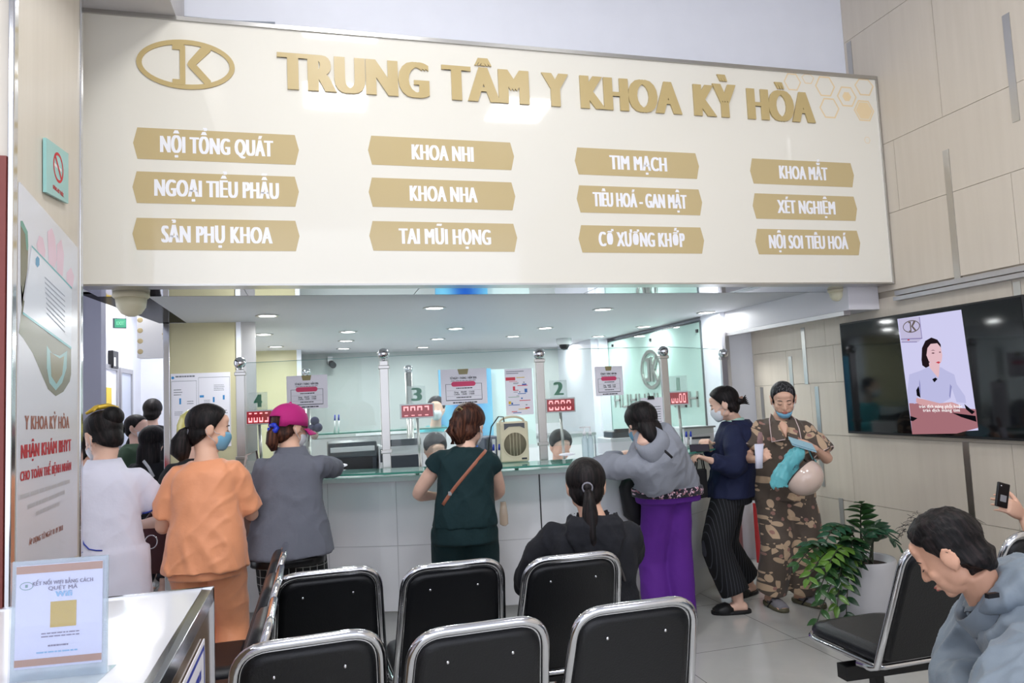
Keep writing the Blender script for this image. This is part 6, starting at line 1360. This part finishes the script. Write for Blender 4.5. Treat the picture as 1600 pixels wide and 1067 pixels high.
blk = cloth('black_hoodie_cloth', (27, 28, 34), .95, .08, 30, .35)
blouse(c, blk, 'hoodie', -.1, .98, .026, .0, .96, .030, .0, .036, tf=.5)
b = MB(); N_ = c['N']; b.loft([ell(N_+Z*z-c['F']*f_, c['R'], c['F'], r1, r2, 28, 2.2) for z, f_, r1, r2 in [(-.17, .125, .03, .02), (-.13, .13, .09, .035), (-.06, .11, .125, .055), (.0, .075, .12, .085), (.035, .04, .10, .085), (-.01, .0, .06, .06)]]); fuse('hood', b, blk, c['root'], .007, 2, .02, .05)
trousers(c, blk, radii=[(0, .10), (.5, .08), (1, .06)], f1=.9)
obj('hair_tie', MB().tube([c['H'] @ V((.020*math.cos(a), -.118, .003+.020*math.sin(a))) for a in [2*PI*k/12 for k in range(12)]], .005, 8, closed=True), mat('grey_scrunchie', (130, 128, 136), .8), c['root'])
hd_ = [o for o in c['root'].children if o.name.startswith('hoodie')][0]; obj('bag_strap', MB().tube(onskin(hd_, [(944, 848), (952, 860), (961, 873), (968, 885), (973, 897), (976, 908)], .004), .006, 8), mat('dark_leather', (70, 66, 66), .35), c['root'])

# --- man in grey rain jacket, foreground right
DM = 2.1
hc = at(1486, 868, d=DM); sh_ = at(1590, 935, d=DM+.02); pv = V((2.22, 1.45, .55))
Mn = at(1532, 900, d=DM)
c = person('person with thinning black hair in a slate grey rain jacket bowing his head', pv, (-.75, .65), (sh_.x-.09, sh_.y, sh_.z+.0), hc, (-.60, .80), -.60, fat=1.22, h=1.68, shw=.195, hk=.97, male=1, vox=.0055, hands=[(1.56, 1.60, .47), (1.78, 1.75, .52)], poles=[(-1, -.9, .05), (.2, 1, -.8)], feet=[(1.70, 1.50, .075), (1.75, 1.72, .075)], knees=[(-1, .2, .5), (-1, .2, .5)], skinm=mat('skin_weathered', (222, 170, 142), .5, var=.08, bump=(45, .12)), bits=True,
    hair=None)
H_ = c['H']; hb_ = MB(); hairshell(hb_, Matrix.Identity(4), 1.0, .009, -.008, -.002, .004); hb_ = fuse('hair', hb_, hblack, c['root'], .005, 1, .012, .03, mtx=H_)
b = MB(); wisps(b, H_, [(0, .06, .115), (.03, .05, .12), (-.03, .05, .12), (0, .07, .11), (.02, .03, .13), (-.02, .0, .13)], 30, .038, .0007, 3, lambda r: (r.uniform(-.6, .6), r.uniform(-.2, 1), r.uniform(.1, .8))); wisps(b, H_, [(.0, -.1, .06), (.04, -.09, .08), (-.05, -.08, .05), (-.07, -.03, .06)], 30, .04, .0007, 5, lambda r: (r.uniform(-.6, .6), -1, -1)); obj('stray_hairs', b, hblack, hb_)
slate = mat('slate_nylon', (116, 128, 140), .5, var=.03, bump=(60, .1), sheen=.15)
blouse(c, slate, 'jacket', -.15, 1.0, .040, .0, .98, .055, .0, .045, tf=.5, vox=.008, dsize=.09)
N_, Fv, Rv = c['N'], c['F'], c['R']
b = MB(); b.loft([ell(N_+c['U']*u-c['Ft']*f_, c['Rt'], c['Ft'], r1, r2, 28, 2.2) for u, f_, r1, r2 in [(-.17, .10, .06, .03), (-.12, .12, .12, .05), (-.04, .10, .145, .075), (.02, .05, .13, .09), (.05, .02, .10, .085), (.045, .0, .085, .075)]]); fuse('hood', b, slate, c['root'], .008, 2, .03, .06)
b = MB(); b.loft([ell(N_+c['U']*u+c['Ft']*f_, c['Rt'], c['Ft'], r1, r1*.95, 24, 2.1) for u, f_, r1 in [(-.04, .0, .115), (.02, .01, .090), (.05, .015, .082), (.052, .015, .090), (.0, .01, .110)]], cap=False); obj('collar', b, slate, c['root'])
obj('hood_toggle', MB().box(at(1550, 930, d=DM-.16)-V((.018, .006, .006)), at(1550, 930, d=DM-.16)+V((.018, .006, .006))), black, c['root'])
trousers(c, cloth('dark_trouser', (44, 46, 54)), radii=[(0, .10), (.5, .09), (1, .075)], f1=.94)

# --- person beyond the frame edge holding a phone
hd = at(1590, 800, y=2.55)
c = person('person mostly past the right edge holding up a black phone', (3.12, 2.42, .53), (0, 1), (3.12, 2.44, 1.0), (3.12, 2.50, 1.14), (-.3, 1), -.2, hands=[V((hd.x+.03, hd.y, hd.z-.025)), (3.25, 2.75, .65)], poles=[(-.1, -.3, -1), (1, 0, -1)], vox=.005, skinm=skin2, feet=[(3.0, 2.95, .075), (3.2, 2.95, .075)], knees=[(0, .6, 1), (0, .6, 1)],
    handspec=[dict(d=(-.85, .05, .55), n=(.1, -1, .15), t=(.3, 0, 1), curl=.5, thumb=.5), {}], hair=lambda mb, H_, k: hairshell(mb, H_, 1, .012))
blouse(c, cloth('brown_shirt', (110, 84, 72)), 'shirt', -.1, .98, .025, 0, (.6, .6), .02)
trousers(c, cloth('dark_trouser', (44, 46, 54)), radii=[(0, .10), (.5, .09), (1, .075)], f1=.94)
p = at(1564, 776, y=2.55); M = frame(p, (1, .1, -.28), (.28, 0, 1)); t = thing('mobile_phone', 'black phone with a small silver mark held up at the right edge', 'phone', p)
obj('phone_body', MB().box((-.036, -.045, -.0), (.036, .06, .010), M), black, t, bevel=.004); b = MB(); quad(b, M, -.018, -.02, .020, .008, .0108); obj('silver_mark', b, mat('silver_print', (150, 150, 154), .4), t); obj('camera_lens', MB().ball(M @ V((-.02, .045, .010)), .004, 10, 6), chrome, t)

# --- people and things in the corridor behind
def back_person(label, px_, py_, y, hd, skm, cloth_m, hair, mask=None, z=None, fat=1., face=None, sleeve=.95, fr=None, vox=.011):
    hc = at(px_, py_, y=y); k = hc.z-1.42
    c = person(label, (hc.x, y-.02, .8+k*.5), face or hd, (hc.x, y, 1.27+k), (hc.x, y+.02, 1.41+k), hd, -.1, fat=fat, skinm=skm, mask=mask, hair=hair, vox=vox)
    blouse(c, cloth_m, 'jacket', -.15, .98, .022, .01, sleeve, .018, vox=.011); trousers(c, cloth('dark_trouser', (44, 46, 54)), radii=[(0, .1), (.5, .085), (1, .075)]); return c
back_person('person in dark green jacket and white mask behind the nurse', 213, 668, 7.5, (.95, -.25), skin, cloth('forest_green', (62, 84, 64)), lambda mb, H_, k: (hairshell(mb, H_, 1, .012), mb.tube([(0, -.08, .02), (0, -.12, .0), (0, -.13, -.06)], [.03, .03, .01], 12)), maskw)
c = back_person('person with long loose black hair in black beside the cream column', 238, 692, 6.85, (.3, 1), skin, cloth('plain_black_cloth', (26, 26, 30)), lambda mb, H_, k: (hairshell(mb, H_, 1, .02, .05, .0, .02), mb.tube([(0, -.05, .04), (0, -.06, -.05), (0, -.06, -.16), (0, -.07, -.26)], [.08, .10, .10, .05], 18, flat=.6)))
obj('white_strap', MB().tube([at(224, 720, y=6.62), at(232, 730, y=6.6), at(240, 745, y=6.6)], .014, 8, flat=.4), white, c['root'])
back_person('person with black hair far down the corridor', 238, 642, 8.3, (0, 1), skin, cloth('plain_black_cloth', (26, 26, 30)), lambda mb, H_, k: hairshell(mb, H_, 1, .02, .02))
back_person('person in red top half hidden by the nurse at the pillar edge', 124, 700, 5.1, (.3, .95), skin, cloth('red_knit', (176, 30, 48)), lambda mb, H_, k: hairshell(mb, H_, 1, .018, .05))
p = at(246, 838, y=4.45); t = thing('handbag', 'dark maroon leather handbag with steel ring between nurse and orange blouse', 'bag', p); mar = mat('maroon_leather', (66, 34, 38), .35, bump=(40, .15)); s_ = 4.7/FPX
zt_, zb_ = at(246, 812, y=4.45).z, at(246, 893, y=4.45).z
obj('bag_body', MB().loft([ell(V((p.x, 4.45, z)), V((1, 0, 0)), V((0, 1, 0)), w_, .055, 24, 4) for z, w_ in [(zb_, .11), (zb_+.02, .12), (zt_-.03, .115), (zt_, .10)]]), mar, t)
obj('handle', MB().tube([V((p.x-.06, 4.45, zt_-.01)), V((p.x-.0, 4.45, zt_+.07)), V((p.x+.05, 4.45, zt_+.10)), V((p.x+.07, 4.45, zt_-.01))], .013, 10, flat=.5), mar, t)
q_ = at(237, 846, y=4.36); obj('ring', MB().tube([q_+V((.03*math.cos(a), -.01, .035*math.sin(a))) for a in [2*PI*k/24 for k in range(24)]], .0035, 8, closed=True), chrome, t)
q_ = at(256, 820, y=4.9)
# yellow helmet worn behind the orange woman
hc = at(309, 690, y=4.75)
c = person('person wearing a yellow helmet hidden behind the orange blouse', (hc.x, 4.7, .78), (.2, 1), (hc.x, 4.72, 1.22), (hc.x-.02, 4.76, 1.35), (.2, 1), -.2, h=1.5, fat=.9, hands=[(hc.x-.08, 4.95, .95), (hc.x+.08, 4.95, .95)], hair=lambda mb, H_, k: hairshell(mb, H_, 1, .006))
blouse(c, cloth('plain_black_cloth', (26, 26, 30)), 'jacket', -.1, .98, .01, 0, .9, .01); trousers(c, cloth('dark_trouser', (44, 46, 54)), radii=[(0, .09), (.5, .08), (1, .07)])
hp = at(307, 668, y=4.76); b = MB(); b.lathe([(.001, .115), (.05, .108), (.09, .075), (.108, .02), (.112, -.04), (.10, -.045), (.095, .0)], hp, 28); t = obj('motorbike_helmet', b, mat('yellow_gloss', (222, 212, 110), .2, coat=.5)); tag(t, 'pale yellow helmet peeking out behind the orange woman\'s hair', 'helmet')
# clerks
def clerk(label, px_, py_, y, hd, hair, mask=None, cm=None, pitch=-.4):
    hc = at(px_, py_, y=y); c = person(label, (hc.x, y+.12, hc.z-.66), (-hd[0]*0, -1), (hc.x, y+.08, hc.z-.16), hc, hd, pitch, fat=1., mask=mask, hair=hair, vox=.011, legs=False, hands=[(hc.x+.15, y-.2, hc.z-.38), (hc.x-.15, y-.2, hc.z-.38)])
    blouse(c, cm or cloth('clerk_white', (214, 216, 228)), 'blouse', -.15, .98, .02, 0, .9, .015, vox=.011); return c
bobh = lambda mb, H_, k: (hairshell(mb, H_, 1, .012, .0, .0, .006), mb.ball((0, -.09, .0), (.04, .04, .05), 12, 8))
clerk('person seated as clerk with lowered head behind window sign 2', 876, 698, 5.5, (0, -1), bobh)
clerk('person seated as clerk with lowered head behind the display of sign 3', 680, 704, 5.6, (.1, -1), bobh)
clerk('person standing as clerk in white mask and turquoise far behind sign 3', 682, 640, 7.22, (-.3, -1), bobh, maskw, cloth('turquoise_blouse', (70, 170, 180)), -.05)
